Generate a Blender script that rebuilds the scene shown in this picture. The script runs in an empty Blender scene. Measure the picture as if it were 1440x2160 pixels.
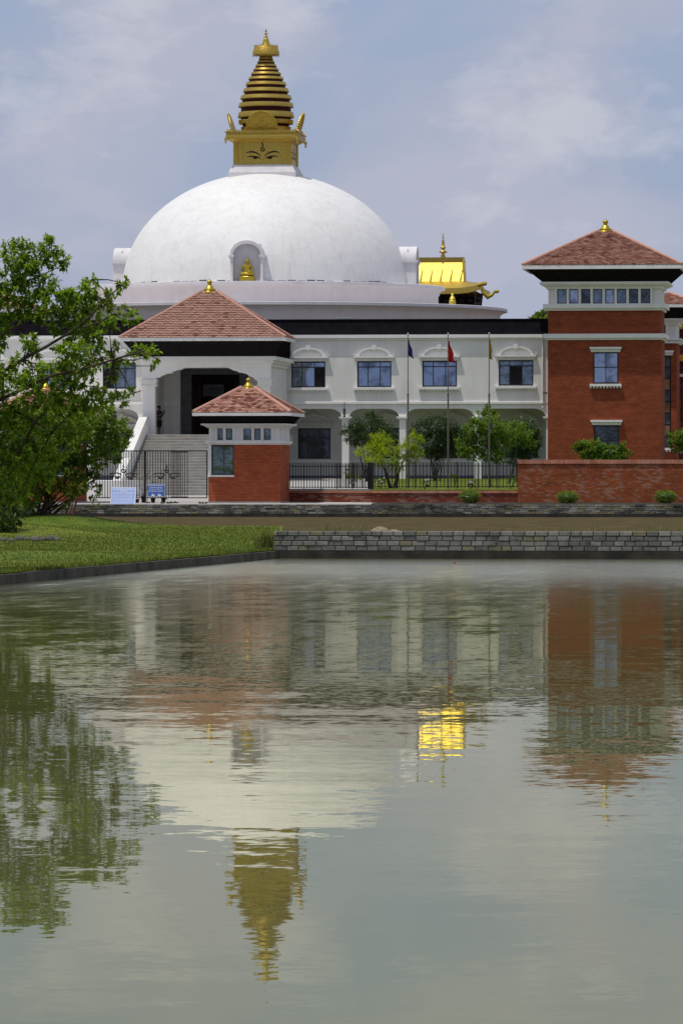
import bpy, bmesh, math, random
from mathutils import Vector, Matrix
R = random.Random(11)
SC = bpy.context.scene
COL = SC.collection
rad = math.radians

# ------------------------------------------------------------------ camera
TH = rad(6.23); HOR = 1000.0; F = 10500.0; EYE = 2.07
CT, ST = math.cos(TH), math.sin(TH)
cam_d = bpy.data.cameras.new('camera')
cam = bpy.data.objects.new('camera', cam_d); COL.objects.link(cam)
cam.location = (0, 0, EYE)
cam.rotation_euler = (rad(90), 0, TH)
cam_d.sensor_fit = 'VERTICAL'; cam_d.sensor_height = 36; cam_d.lens = 175
cam_d.shift_y = -(1080 - HOR) / 2160
cam_d.clip_start = 0.5; cam_d.clip_end = 9000
SC.camera = cam

# ------------------------------------------------------------------ world, sun, exposure
TOSUN = Vector((-0.24, -0.20, 0.95)).normalized()
EL = math.asin(TOSUN.z); AZ = math.atan2(TOSUN.x, TOSUN.y)
world = bpy.data.worlds.new('World'); SC.world = world; world.use_nodes = True
wn = world.node_tree; wn.nodes.clear()
def wnode(t, **k):
    n = wn.nodes.new(t)
    for a, b in k.items(): setattr(n, a, b)
    return n
sky = wnode('ShaderNodeTexSky', sky_type='NISHITA', sun_disc=False)
sky.sun_elevation = EL; sky.sun_rotation = AZ; sky.air_density = 1.0; sky.dust_density = 2.0; sky.ozone_density = 2.0
tc = wnode('ShaderNodeTexCoord')
mp = wnode('ShaderNodeMapping'); mp.inputs['Scale'].default_value = (1, 1, 1.9); mp.inputs['Location'].default_value = (3.17, 1.3, 0.47)
wn.links.new(tc.outputs['Generated'], mp.inputs['Vector'])
n1 = wnode('ShaderNodeTexNoise'); n1.inputs['Scale'].default_value = 17; n1.inputs['Detail'].default_value = 9; n1.inputs['Roughness'].default_value = 0.5; n1.inputs['Distortion'].default_value = .3
wn.links.new(mp.outputs[0], n1.inputs['Vector'])
r1 = wnode('ShaderNodeValToRGB'); r1.color_ramp.elements[0].position = .40; r1.color_ramp.elements[1].position = .60
wn.links.new(n1.outputs['Fac'], r1.inputs[0])
n2 = wnode('ShaderNodeTexNoise'); n2.inputs['Scale'].default_value = 24; n2.inputs['Detail'].default_value = 8; n2.inputs['Roughness'].default_value = .6
wn.links.new(mp.outputs[0], n2.inputs['Vector'])
r2 = wnode('ShaderNodeValToRGB'); r2.color_ramp.elements[0].position = .53; r2.color_ramp.elements[1].position = .64
wn.links.new(n2.outputs['Fac'], r2.inputs[0])
skm = wnode('ShaderNodeMix', data_type='RGBA', blend_type='MULTIPLY'); skm.inputs[0].default_value = 1
wn.links.new(sky.outputs[0], skm.inputs[6]); skm.inputs[7].default_value = (.80, .80, .98, 1)
hz = wnode('ShaderNodeMix', data_type='RGBA'); hz.inputs[0].default_value = .80
wn.links.new(skm.outputs[2], hz.inputs[6]); hz.inputs[7].default_value = (3.8, 4.55, 6.3, 1)
mxA = wnode('ShaderNodeMix', data_type='RGBA')
wn.links.new(r1.outputs[0], mxA.inputs[0]); wn.links.new(hz.outputs[2], mxA.inputs[6]); mxA.inputs[7].default_value = (4.6, 4.85, 6.0, 1)
mfac = wnode('ShaderNodeMath', operation='MULTIPLY'); wn.links.new(r2.outputs[0], mfac.inputs[0]); mfac.inputs[1].default_value = .36
mxB = wnode('ShaderNodeMix', data_type='RGBA')
wn.links.new(mfac.outputs[0], mxB.inputs[0]); wn.links.new(mxA.outputs[2], mxB.inputs[6]); mxB.inputs[7].default_value = (7.2, 7.1, 7.6, 1)
bg = wnode('ShaderNodeBackground'); bg.inputs['Strength'].default_value = .09
wo = wnode('ShaderNodeOutputWorld')
wn.links.new(mxB.outputs[2], bg.inputs['Color']); wn.links.new(bg.outputs[0], wo.inputs['Surface'])

sun_d = bpy.data.lights.new('sun', 'SUN'); sun_d.energy = 2.6; sun_d.angle = rad(.6); sun_d.color = (1, .95, .87)
sun = bpy.data.objects.new('sun', sun_d); COL.objects.link(sun)
sun.rotation_euler = TOSUN.to_track_quat('Z', 'Y').to_euler(); sun.location = (0, 0, 60)
SC.view_settings.view_transform = 'Standard'; SC.view_settings.look = 'None'
SC.view_settings.exposure = 0.1; SC.view_settings.gamma = 1.0
SC.cycles.max_bounces = 6; SC.cycles.transparent_max_bounces = 8

# ------------------------------------------------------------------ pixel -> place helpers
def tt(px, Y): return Y / (CT + ST * (px - 720) / F)
def X(px, Y): return tt(px, Y) * (-ST + CT * (px - 720) / F)
def Z(py, Y, px=720): return EYE + tt(px, Y) * (HOR - py) / F
def W(px, py, Y): return Vector((X(px, Y), Y, Z(py, Y, px)))
def SCL(Y): return F / (Y / CT)          # px per metre at depth Y

# ------------------------------------------------------------------ materials
def nt(name):
    m = bpy.data.materials.new(name); m.use_nodes = True
    t = m.node_tree
    return m, t, t.nodes['Principled BSDF']
def L(t, a, b): t.links.new(a, b)
def node(t, typ, **k):
    n = t.nodes.new(typ)
    for a, b in k.items(): setattr(n, a, b)
    return n
def ramp(t, src, stops, interp='LINEAR'):
    r = node(t, 'ShaderNodeValToRGB'); cr = r.color_ramp; cr.interpolation = interp
    while len(cr.elements) < len(stops): cr.elements.new(.5)
    for e, (p, c) in zip(cr.elements, stops):
        e.position = p; e.color = c if len(c) == 4 else (*c, 1)
    L(t, src, r.inputs[0]); return r
def noise(t, vec, scale, detail=4, rough=.5, stretch=None):
    if stretch:
        mpn = node(t, 'ShaderNodeMapping'); mpn.inputs['Scale'].default_value = stretch
        L(t, vec, mpn.inputs['Vector']); vec = mpn.outputs[0]
    n = node(t, 'ShaderNodeTexNoise'); n.inputs['Scale'].default_value = scale
    n.inputs['Detail'].default_value = detail; n.inputs['Roughness'].default_value = rough
    L(t, vec, n.inputs['Vector']); return n
def mixc(t, fac, a, b, blend='MIX'):
    m = node(t, 'ShaderNodeMix', data_type='RGBA', blend_type=blend)
    if isinstance(fac, (int, float)): m.inputs[0].default_value = fac
    else: L(t, fac, m.inputs[0])
    for i, v in ((6, a), (7, b)):
        if isinstance(v, tuple): m.inputs[i].default_value = v if len(v) == 4 else (*v, 1)
        else: L(t, v, m.inputs[i])
    return m.outputs[2]
def objvec(t): return node(t, 'ShaderNodeTexCoord').outputs['Object']
def bump(t, b, h, strength=.3, dist=.02):
    n = node(t, 'ShaderNodeBump'); n.inputs['Strength'].default_value = strength; n.inputs['Distance'].default_value = dist
    L(t, h, n.inputs['Height']); L(t, n.outputs[0], b.inputs['Normal'])
def wallvec(t):
    o = objvec(t); s = node(t, 'ShaderNodeSeparateXYZ'); L(t, o, s.inputs[0])
    a = node(t, 'ShaderNodeMath', operation='ADD'); L(t, s.outputs[0], a.inputs[0]); L(t, s.outputs[1], a.inputs[1])
    c = node(t, 'ShaderNodeCombineXYZ'); L(t, a.outputs[0], c.inputs[0]); L(t, s.outputs[2], c.inputs[1])
    return c.outputs[0]

def plain(name, col, rough=.6, metal=0, var=.12, vs=3, bumpy=0):
    m, t, b = nt(name); v = objvec(t); n = noise(t, v, vs, 6, .6)
    d = tuple(c * (1 - var) for c in col); u = tuple(min(1, c * (1 + var)) for c in col)
    r = ramp(t, n.outputs['Fac'], [(.3, d), (.7, u)])
    L(t, r.outputs[0], b.inputs['Base Color']); b.inputs['Roughness'].default_value = rough; b.inputs['Metallic'].default_value = metal
    b.inputs['Specular IOR Level'].default_value = .12 if rough > .55 else .5
    if bumpy:
        n2_ = noise(t, v, vs * 8, 4); bump(t, b, n2_.outputs['Fac'], bumpy, .02)
    return m
def plaster(name, col, grime, amount=.5, hs=(1, 1, 1)):
    """painted plaster with rain streaks and large weather patches"""
    m, t, b = nt(name); v = objvec(t)
    a = noise(t, v, .55, 6, .6, hs); s = noise(t, v, 1.1, 5, .6, (1.6, 1.6, .18))
    mm = node(t, 'ShaderNodeMath', operation='MULTIPLY'); L(t, a.outputs['Fac'], mm.inputs[0]); L(t, s.outputs['Fac'], mm.inputs[1])
    r = ramp(t, mm.outputs[0], [(.20, (0, 0, 0)), (.42, (amount,) * 3)])
    L(t, mixc(t, r.outputs[0], col, grime), b.inputs['Base Color'])
    b.inputs['Roughness'].default_value = .75
    f = noise(t, v, 14, 4); bump(t, b, f.outputs['Fac'], .15, .01)
    return m
def domewhite(name):
    m, t, b = nt(name); v = objvec(t)
    h = noise(t, v, 1.3, 7, .62, (.7, .7, 1.5)); vs_ = noise(t, v, 2.2, 5, .6, (1.6, 1.6, .16)); p = noise(t, v, .38, 5, .6); sp = noise(t, v, 5, 6, .75, (.5, .5, 1.6))
    c1 = ramp(t, h.outputs['Fac'], [(.42, (.80, .795, .775)), (.74, (.72, .712, .69))]).outputs[0]
    pf = ramp(t, p.outputs['Fac'], [(.48, (0, 0, 0)), (.72, (.4, .4, .4))]).outputs[0]
    c2 = mixc(t, pf, c1, (.74, .725, .69))
    vr = ramp(t, vs_.outputs['Fac'], [(.52, (0, 0, 0)), (.74, (.55, .55, .55))]).outputs[0]
    c2 = mixc(t, vr, c2, (.60, .59, .56))
    sf = ramp(t, sp.outputs['Fac'], [(.62, (0, 0, 0)), (.72, (.6, .6, .6))]).outputs[0]
    c3 = mixc(t, sf, c2, (.50, .47, .42))
    L(t, c3, b.inputs['Base Color']); b.inputs['Roughness'].default_value = .6
    bump(t, b, h.outputs['Fac'], .06, .03)
    return m
def brick(name, c1, c2, mortar, w=.24, h=.075, eff=0, effcol=(.62, .48, .40), msize=.012, msmooth=.1, swap=False):
    m, t, b = nt(name); v = wallvec(t)
    br = node(t, 'ShaderNodeTexBrick'); L(t, v, br.inputs['Vector'])
    br.inputs['Scale'].default_value = 1; br.inputs['Brick Width'].default_value = w; br.inputs['Row Height'].default_value = h
    br.inputs['Mortar Size'].default_value = msize; br.inputs['Mortar Smooth'].default_value = msmooth
    br.inputs['Color1'].default_value = (*c1, 1); br.inputs['Color2'].default_value = (*c2, 1); br.inputs['Mortar'].default_value = (*mortar, 1)
    ov = objvec(t); n = noise(t, ov, 1.2, 6, .65, (1, 1, 2.5))
    k = ramp(t, n.outputs['Fac'], [(.3, (.72, .72, .72)), (.7, (1.22, 1.15, 1.1))])
    c = mixc(t, 1, br.outputs['Color'], k.outputs[0], 'MULTIPLY')
    if eff:
        # single pale limed bricks gathered in patches
        b2 = node(t, 'ShaderNodeTexBrick'); L(t, v, b2.inputs['Vector']); b2.inputs['Scale'].default_value = 1
        b2.inputs['Brick Width'].default_value = w; b2.inputs['Row Height'].default_value = h
        b2.inputs['Mortar Size'].default_value = .004
        b2.inputs['Color1'].default_value = (0, 0, 0, 1); b2.inputs['Color2'].default_value = (1, 1, 1, 1); b2.inputs['Mortar'].default_value = (0, 0, 0, 1)
        pn = noise(t, ov, .7, 4, .6)
        pr = ramp(t, pn.outputs['Fac'], [(.30, (.25, .25, .25)), (.66, (1, 1, 1))])
        mu = node(t, 'ShaderNodeMath', operation='MULTIPLY'); L(t, b2.outputs['Color'], mu.inputs[0]); L(t, pr.outputs[0], mu.inputs[1])
        er = ramp(t, mu.outputs[0], [(.38, (0, 0, 0)), (.60, (eff,) * 3)])
        c = mixc(t, er.outputs[0], c, effcol)
    L(t, c, b.inputs['Base Color']); b.inputs['Roughness'].default_value = .9; b.inputs['Specular IOR Level'].default_value = .12
    bump(t, b, br.outputs['Fac'], -.4, .008)
    return m
def isl(t): return node(t, 'ShaderNodeNewGeometry').outputs['Random Per Island']
def tiles(name, light, dark, thr, base2=None):
    m, t, b = nt(name); v = objvec(t)
    n = noise(t, v, 1.1, 3, .6)
    a = node(t, 'ShaderNodeMath', operation='MULTIPLY_ADD'); L(t, isl(t), a.inputs[0]); a.inputs[1].default_value = .45
    b0 = node(t, 'ShaderNodeMath', operation='MULTIPLY'); L(t, n.outputs['Fac'], b0.inputs[0]); b0.inputs[1].default_value = .55
    L(t, b0.outputs[0], a.inputs[2])
    r = ramp(t, a.outputs[0], [(0, (0, 0, 0)), (thr, (0, 0, 0)), (thr + .03, (.85,) * 3)])
    lc = ramp(t, isl(t), [(0, tuple(c * .93 for c in light)), (1, tuple(c * 1.07 for c in light))])
    g = noise(t, v, 6, 5, .6); gr = ramp(t, g.outputs['Fac'], [(.3, (.8, .8, .8)), (.7, (1.1, 1.08, 1.05))])
    c = mixc(t, r.outputs[0], lc.outputs[0], dark); c = mixc(t, 1, c, gr.outputs[0], 'MULTIPLY')
    L(t, c, b.inputs['Base Color']); b.inputs['Roughness'].default_value = .9; b.inputs['Specular IOR Level'].default_value = .12
    return m
def blocks(name, cols, grime, gscale=1.2, glow=.45, ghigh=.62, gmax=.9):
    m, t, b = nt(name); v = objvec(t)
    st = [(i / len(cols), c) for i, c in enumerate(cols)]
    r = ramp(t, isl(t), st, 'CONSTANT')
    n = noise(t, v, gscale, 7, .68); g = ramp(t, n.outputs['Fac'], [(glow, (0, 0, 0)), (ghigh, (gmax,) * 3)])
    f = noise(t, v, 14, 5, .7); fr = ramp(t, f.outputs['Fac'], [(.3, (.72,) * 3), (.7, (1.15,) * 3)])
    c = mixc(t, g.outputs[0], r.outputs[0], grime); c = mixc(t, 1, c, fr.outputs[0], 'MULTIPLY')
    L(t, c, b.inputs['Base Color']); b.inputs['Roughness'].default_value = .92; b.inputs['Specular IOR Level'].default_value = .12
    bump(t, b, f.outputs['Fac'], .5, .02)
    return m
def leafmat(name, dark, mid, light, transl=.35, gloss=.35):
    m, t, b = nt(name); t.nodes.remove(b); out = t.nodes['Material Output']
    r = ramp(t, isl(t), [(0, dark), (.5, mid), (1, light)])
    v = objvec(t); n = noise(t, v, .9, 3); k = ramp(t, n.outputs['Fac'], [(.35, (.75, .78, .7)), (.65, (1.2, 1.15, 1.05))])
    c = mixc(t, 1, r.outputs[0], k.outputs[0], 'MULTIPLY')
    d = node(t, 'ShaderNodeBsdfPrincipled'); L(t, c, d.inputs['Base Color']); d.inputs['Roughness'].default_value = gloss
    d.inputs['Specular IOR Level'].default_value = .35
    tr = node(t, 'ShaderNodeBsdfTranslucent')
    c2 = mixc(t, 1, c, (1.5, 1.6, .6, 1), 'MULTIPLY'); L(t, c2, tr.inputs['Color'])
    mx = node(t, 'ShaderNodeMixShader'); mx.inputs[0].default_value = transl
    L(t, d.outputs[0], mx.inputs[1]); L(t, tr.outputs[0], mx.inputs[2]); L(t, mx.outputs[0], out.inputs['Surface'])
    return m
def gold(name, col, rough=.38, metal=.85, bs=10, bst=.25):
    m, t, b = nt(name); v = objvec(t); n = noise(t, v, bs, 5, .6)
    r = ramp(t, n.outputs['Fac'], [(.3, tuple(c * .75 for c in col)), (.7, tuple(min(1, c * 1.15) for c in col))])
    L(t, r.outputs[0], b.inputs['Base Color']); b.inputs['Roughness'].default_value = rough; b.inputs['Metallic'].default_value = metal
    bump(t, b, n.outputs['Fac'], bst, .03)
    return m
def glass(name, tint, refl, wob=.05, ns=1.2):
    """window pane: dark room seen through glass, with a wavering reflection"""
    m, t, b = nt(name); t.nodes.remove(b); out = t.nodes['Material Output']; v = objvec(t)
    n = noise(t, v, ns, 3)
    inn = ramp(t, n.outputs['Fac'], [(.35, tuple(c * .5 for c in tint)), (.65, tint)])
    d = node(t, 'ShaderNodeBsdfDiffuse'); L(t, inn.outputs[0], d.inputs['Color'])
    g = node(t, 'ShaderNodeBsdfGlossy'); g.inputs['Roughness'].default_value = .03; g.inputs['Color'].default_value = (.58, .70, .95, 1)
    bn = node(t, 'ShaderNodeBump'); bn.inputs['Strength'].default_value = wob; bn.inputs['Distance'].default_value = .05
    L(t, n.outputs['Fac'], bn.inputs['Height']); L(t, bn.outputs[0], g.inputs['Normal'])
    mx = node(t, 'ShaderNodeMixShader'); rn_ = noise(t, v, ns * .9, 4, .6); rf_ = ramp(t, rn_.outputs['Fac'], [(.38, (refl * .45,) * 3), (.52, (refl,) * 3)]); L(t, rf_.outputs[0], mx.inputs[0])  # noise dims the mirroring in patches, imitating dark foliage reflected in the pane
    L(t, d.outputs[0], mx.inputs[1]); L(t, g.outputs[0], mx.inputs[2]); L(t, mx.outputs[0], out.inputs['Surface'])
    return m

M = {}
M['white'] = plaster('white_paint', (.76, .75, .71), (.50, .475, .42), .45)
M['trim'] = plaster('white_trim', (.80, .79, .76), (.55, .53, .47), .35)
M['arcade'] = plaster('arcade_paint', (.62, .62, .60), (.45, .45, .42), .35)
M['dome'] = domewhite('dome_whitewash')
M['drum'] = plaster('pinkish_whitewash', (.75, .69, .68), (.62, .54, .53), .55, (.5, .5, 1.5))
M['rim'] = plaster('rim_whitewash', (.70, .68, .69), (.46, .45, .46), .5)
M['black'] = plain('black_timber', (.011, .010, .013), .7, 0, .3, 2)
M['soffit'] = plain('black_boarding', (.016, .014, .015), .75, 0, .35, 6)
for k_ in ('black', 'soffit'): M[k_].node_tree.nodes['Principled BSDF'].inputs['Specular IOR Level'].default_value = 0
M['goldd'] = gold('tarnished_gilt', (.30, .21, .035), .6, .4)
M['iron'] = plain('black_iron', (.012, .010, .010), .5, .3, .2)
M['brick'] = brick('tower_brick', (.33, .088, .036), (.25, .058, .026), (.17, .05, .028))
M['brickgate'] = brick('gatehouse_brick', (.46, .118, .044), (.35, .080, .034), (.24, .070, .038))
M['brickwall'] = brick('weathered_brick', (.43, .115, .036), (.26, .062, .024), (.10, .045, .028), .22, .068, .55, (.46, .26, .17))
M['bricklow'] = brick('low_brick', (.27, .058, .030), (.17, .040, .024), (.07, .03, .02), .22, .068, .22)
M['soldier'] = brick('brick_on_edge', (.66, .30, .19), (.42, .15, .09), (.26, .12, .08), .085, .5, .4)
M['coping'] = plain('terracotta_slab', (.42, .16, .085), .6, 0, .2, 2)
M['tile'] = tiles('roof_tile', (.475, .285, .225), (.22, .085, .062), .695)
M['tileg'] = tiles('roof_tile_mottled', (.56, .33, .25), (.22, .085, .062), .56)
M['ridge'] = plain('ridge_tile', (.52, .29, .22), .7, 0, .15, 5)
M['gold'] = gold('weathered_gilt', (.56, .40, .085), .42, .8)
M['goldr'] = gold('embossed_gilt', (.58, .40, .07), .45, .8, 9, .9)
M['goldb'] = gold('polished_gilt_sheet', (.86, .66, .10), .52, .72, 2, .05)
M['goldf'] = gold('finial_gilt', (.50, .36, .04), .35, .7)
M['maroon'] = plain('maroon_paint', (.055, .012, .012), .7, 0, .4, 4)
M['timber'] = plain('carved_timber', (.028, .013, .010), .7, 0, .5, 5)
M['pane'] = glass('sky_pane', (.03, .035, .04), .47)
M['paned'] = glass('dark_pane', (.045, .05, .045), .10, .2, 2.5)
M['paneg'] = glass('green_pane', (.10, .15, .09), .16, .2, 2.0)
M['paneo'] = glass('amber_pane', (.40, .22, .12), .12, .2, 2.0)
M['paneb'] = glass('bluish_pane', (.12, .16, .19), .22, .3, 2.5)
M['frame'] = plain('dark_window_frame', (.018, .020, .025), .4, .2)
M['frameg'] = plain('green_window_frame', (.03, .045, .02), .5)
M['stair'] = plain('stair_stone', (.46, .435, .39), .8, 0, .15, 2, .2)
M['door'] = plain('grey_door_surround', (.10, .10, .105), .6, 0, .2)
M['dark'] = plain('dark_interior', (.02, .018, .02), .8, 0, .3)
M['paving'] = plain('pale_paving', (.40, .38, .35), .85, 0, .15, 1.5, .2)
M['plinth'] = plain('grey_plinth', (.33, .31, .30), .85, 0, .15, 3, .2)
M['dado'] = plain('blue_grey_dado', (.15, .16, .20), .8, 0, .1)
M['conc'] = plain('wet_concrete', (.045, .042, .036), .85, 0, .5, 1.5, .5)
M['conc2'] = plain('curb_concrete', (.075, .07, .056), .85, 0, .5, 1.8, .5)
M['pole'] = plain('flagpole_metal', (.16, .14, .10), .5, .5, .3, 4)
M['hay'] = plain('dry_spoil', (.26, .22, .14), .95, 0, .4, 12, .8)
M['rock'] = plain('field_stone', (.13, .125, .105), .9, 0, .5, 4, .6)
M['signA'] = plain('pale_blue_board', (.23, .33, .62), .45, 0, .06)
M['signB'] = plain('blue_board', (.045, .13, .40), .45, 0, .08)
M['sframe'] = plain('aluminium_edge', (.42, .47, .55), .4, .3)
M['ink'] = plain('white_lettering', (.78, .80, .86), .5, 0, .02)
M['pot'] = plain('black_pot', (.02, .017, .018), .6, 0, .3)
M['shoe'] = plain('dark_leather', (.03, .025, .024), .5, 0, .4, 9)
M['bark'] = plain('bark', (.060, .045, .032), .9, 0, .45, 6, .6)
M['twig'] = plain('reddish_twig', (.10, .045, .025), .9, 0, .4, 6)
M['eye'] = plain('eye_paint', (.015, .012, .012), .6, 0, .05)
M['skin'] = plain('brown_skin', (.10, .055, .040), .6, 0, .1, 8)
M['shirt'] = plain('dark_shirt', (.030, .029, .036), .85, 0, .15, 9)
M['shorts'] = plain('dark_shorts', (.012, .013, .017), .85, 0, .3, 14)
M['hair'] = plain('black_hair', (.006, .005, .005), .6, 0, .2, 20)
M['fblue'] = plain('blue_cloth', (.035, .035, .16), .8, 0, .2, 4)
M['fred'] = plain('red_cloth', (.40, .014, .012), .8, 0, .2, 4)
M['fyel'] = plain('olive_yellow_cloth', (.34, .26, .015), .8, 0, .3, 4)
M['leaf'] = leafmat('broad_leaf', (.075, .12, .015), (.18, .275, .03), (.33, .45, .075), .5)
M['leafb'] = leafmat('bush_leaf', (.055, .09, .014), (.145, .22, .028), (.29, .38, .06), .42)
M['leafd'] = leafmat('dark_leaf', (.012, .030, .006), (.032, .068, .012), (.085, .14, .035), .2)
M['leafl'] = leafmat('lime_leaf', (.16, .23, .012), (.29, .38, .018), (.42, .50, .03), .45, .6)
M['leafm'] = leafmat('mid_leaf', (.05, .09, .012), (.12, .20, .022), (.23, .34, .045), .38, .5)
M['reed'] = leafmat('dry_blade', (.08, .09, .02), (.16, .17, .045), (.30, .27, .10), .25, .7)
M['leafs'] = leafmat('shade_leaf', (.020, .042, .008), (.045, .085, .012), (.10, .15, .03), .25)  # darker bush leaf: shade of the tree overhead put into the colour
M['grassb'] = leafmat('grass_blade', (.055, .085, .007), (.11, .155, .012), (.19, .21, .03), .25, .7)
M['petal'] = plain('pale_petal', (.6, .5, .55), .7)
def grassmat():
    m, t, b = nt('turf'); v = objvec(t)
    a = noise(t, v, .10, 5, .6); f = noise(t, v, 1.3, 7, .7, (1, .35, 1))
    c1 = ramp(t, f.outputs['Fac'], [(.3, (.055, .085, .010)), (.5, (.105, .14, .015)), (.75, (.185, .19, .035))])
    k = ramp(t, a.outputs['Fac'], [(.35, (.75, .9, .8)), (.65, (1.2, 1.08, 1.0))])
    L(t, mixc(t, 1, c1.outputs[0], k.outputs[0], 'MULTIPLY'), b.inputs['Base Color']); b.inputs['Roughness'].default_value = .95
    b.inputs['Specular IOR Level'].default_value = .1
    bump(t, b, f.outputs['Fac'], .22, .05); return m
M['turf'] = grassmat()
M['earth'] = plain('earth', (.12, .10, .06), .95, 0, .3, .5)
def watermat(name, body, chop_near=.009, chop_far=.05, y0=28, y1=105):
    m, t, b = nt(name); t.nodes.remove(b); out = t.nodes['Material Output']
    g = node(t, 'ShaderNodeNewGeometry'); pos = g.outputs['Position']
    sp = node(t, 'ShaderNodeSeparateXYZ'); L(t, pos, sp.inputs[0])
    def wave(scale, amp, stretch=(1, 1, 1), det=2):
        n = noise(t, pos, scale, det, .5, stretch)
        s = node(t, 'ShaderNodeVectorMath', operation='SUBTRACT'); L(t, n.outputs['Color'], s.inputs[0]); s.inputs[1].default_value = (.5, .5, .5)
        k = node(t, 'ShaderNodeVectorMath', operation='SCALE'); L(t, s.outputs[0], k.inputs[0])
        if isinstance(amp, float): k.inputs['Scale'].default_value = amp
        else: L(t, amp, k.inputs['Scale'])
        return k.outputs[0]
    # wind ruffle grows with the distance out on the pond, in uneven patches
    pn = noise(t, pos, .06, 3, .5, (1, .6, 1))
    pa = node(t, 'ShaderNodeMath', operation='MULTIPLY_ADD'); L(t, pn.outputs['Fac'], pa.inputs[0]); pa.inputs[1].default_value = 26; L(t, sp.outputs[1], pa.inputs[2])
    mr = node(t, 'ShaderNodeMapRange'); L(t, pa.outputs[0], mr.inputs[0])
    mr.inputs[1].default_value = y0 + 13; mr.inputs[2].default_value = y1 + 13; mr.inputs[3].default_value = 0; mr.inputs[4].default_value = 1
    pw = node(t, 'ShaderNodeMath', operation='POWER'); L(t, mr.outputs[0], pw.inputs[0]); pw.inputs[1].default_value = 2.0
    am = node(t, 'ShaderNodeMath', operation='MULTIPLY_ADD'); L(t, pw.outputs[0], am.inputs[0]); am.inputs[1].default_value = chop_far - chop_near; am.inputs[2].default_value = chop_near
    w1 = wave(2.6, am.outputs[0], (.35, 1, 1), 2)
    mrs = node(t, 'ShaderNodeMath', operation='MULTIPLY'); L(t, am.outputs[0], mrs.inputs[0]); mrs.inputs[1].default_value = 1.2
    w2 = wave(9.0, mrs.outputs[0], (1, 1, 1), 2)
    w3 = wave(.55, .0055, (.3, 1.2, 1), 2)
    mq = node(t, 'ShaderNodeMath', operation='MULTIPLY'); L(t, pw.outputs[0], mq.inputs[0]); mq.inputs[1].default_value = .09
    w4 = wave(1.0, mq.outputs[0], (2.6, .55, 1), 3)
    a0 = node(t, 'ShaderNodeVectorMath', operation='ADD'); L(t, w4, a0.inputs[0]); L(t, w1, a0.inputs[1]); w1 = a0.outputs[0]
    a1 = node(t, 'ShaderNodeVectorMath', operation='ADD'); L(t, w1, a1.inputs[0]); L(t, w2, a1.inputs[1])
    a2 = node(t, 'ShaderNodeVectorMath', operation='ADD'); L(t, a1.outputs[0], a2.inputs[0]); L(t, w3, a2.inputs[1])
    mu = node(t, 'ShaderNodeVectorMath', operation='MULTIPLY'); L(t, a2.outputs[0], mu.inputs[0]); mu.inputs[1].default_value = (1, 1, 0)
    ad = node(t, 'ShaderNodeVectorMath', operation='ADD'); L(t, mu.outputs[0], ad.inputs[0]); ad.inputs[1].default_value = (0, 0, 1)
    no = node(t, 'ShaderNodeVectorMath', operation='NORMALIZE'); L(t, ad.outputs[0], no.inputs[0])
    fr = node(t, 'ShaderNodeFresnel'); fr.inputs['IOR'].default_value = 1.33; L(t, no.outputs[0], fr.inputs['Normal'])
    d = node(t, 'ShaderNodeBsdfDiffuse')
    gl = node(t, 'ShaderNodeBsdfGlossy'); ro = node(t, 'ShaderNodeMath', operation='MULTIPLY_ADD'); p3 = node(t, 'ShaderNodeMath', operation='POWER'); L(t, mr.outputs[0], p3.inputs[0]); p3.inputs[1].default_value = 2.4; L(t, p3.outputs[0], ro.inputs[0]); ro.inputs[1].default_value = .15; ro.inputs[2].default_value = .012; L(t, ro.outputs[0], gl.inputs['Roughness']); gl.inputs['Color'].default_value = (.85, .835, .685, 1); L(t, no.outputs[0], gl.inputs['Normal'])
    bn = noise(t, pos, .25, 4, .6); bc = ramp(t, bn.outputs['Fac'], [(.35, tuple(c * .9 for c in body)), (.65, tuple(c * 1.1 for c in body))]); L(t, bc.outputs[0], d.inputs['Color'])
    mx = node(t, 'ShaderNodeMixShader'); L(t, fr.outputs[0], mx.inputs[0]); L(t, d.outputs[0], mx.inputs[1]); L(t, gl.outputs[0], mx.inputs[2])
    L(t, mx.outputs[0], out.inputs['Surface']); return m
M['water'] = watermat('pond_water', (.125, .128, .045))
M['canal'] = plain('canal_mud', (.085, .068, .036), .95, 0, .35, .8)
M['canal'].node_tree.nodes['Principled BSDF'].inputs['Specular IOR Level'].default_value = 0

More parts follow.
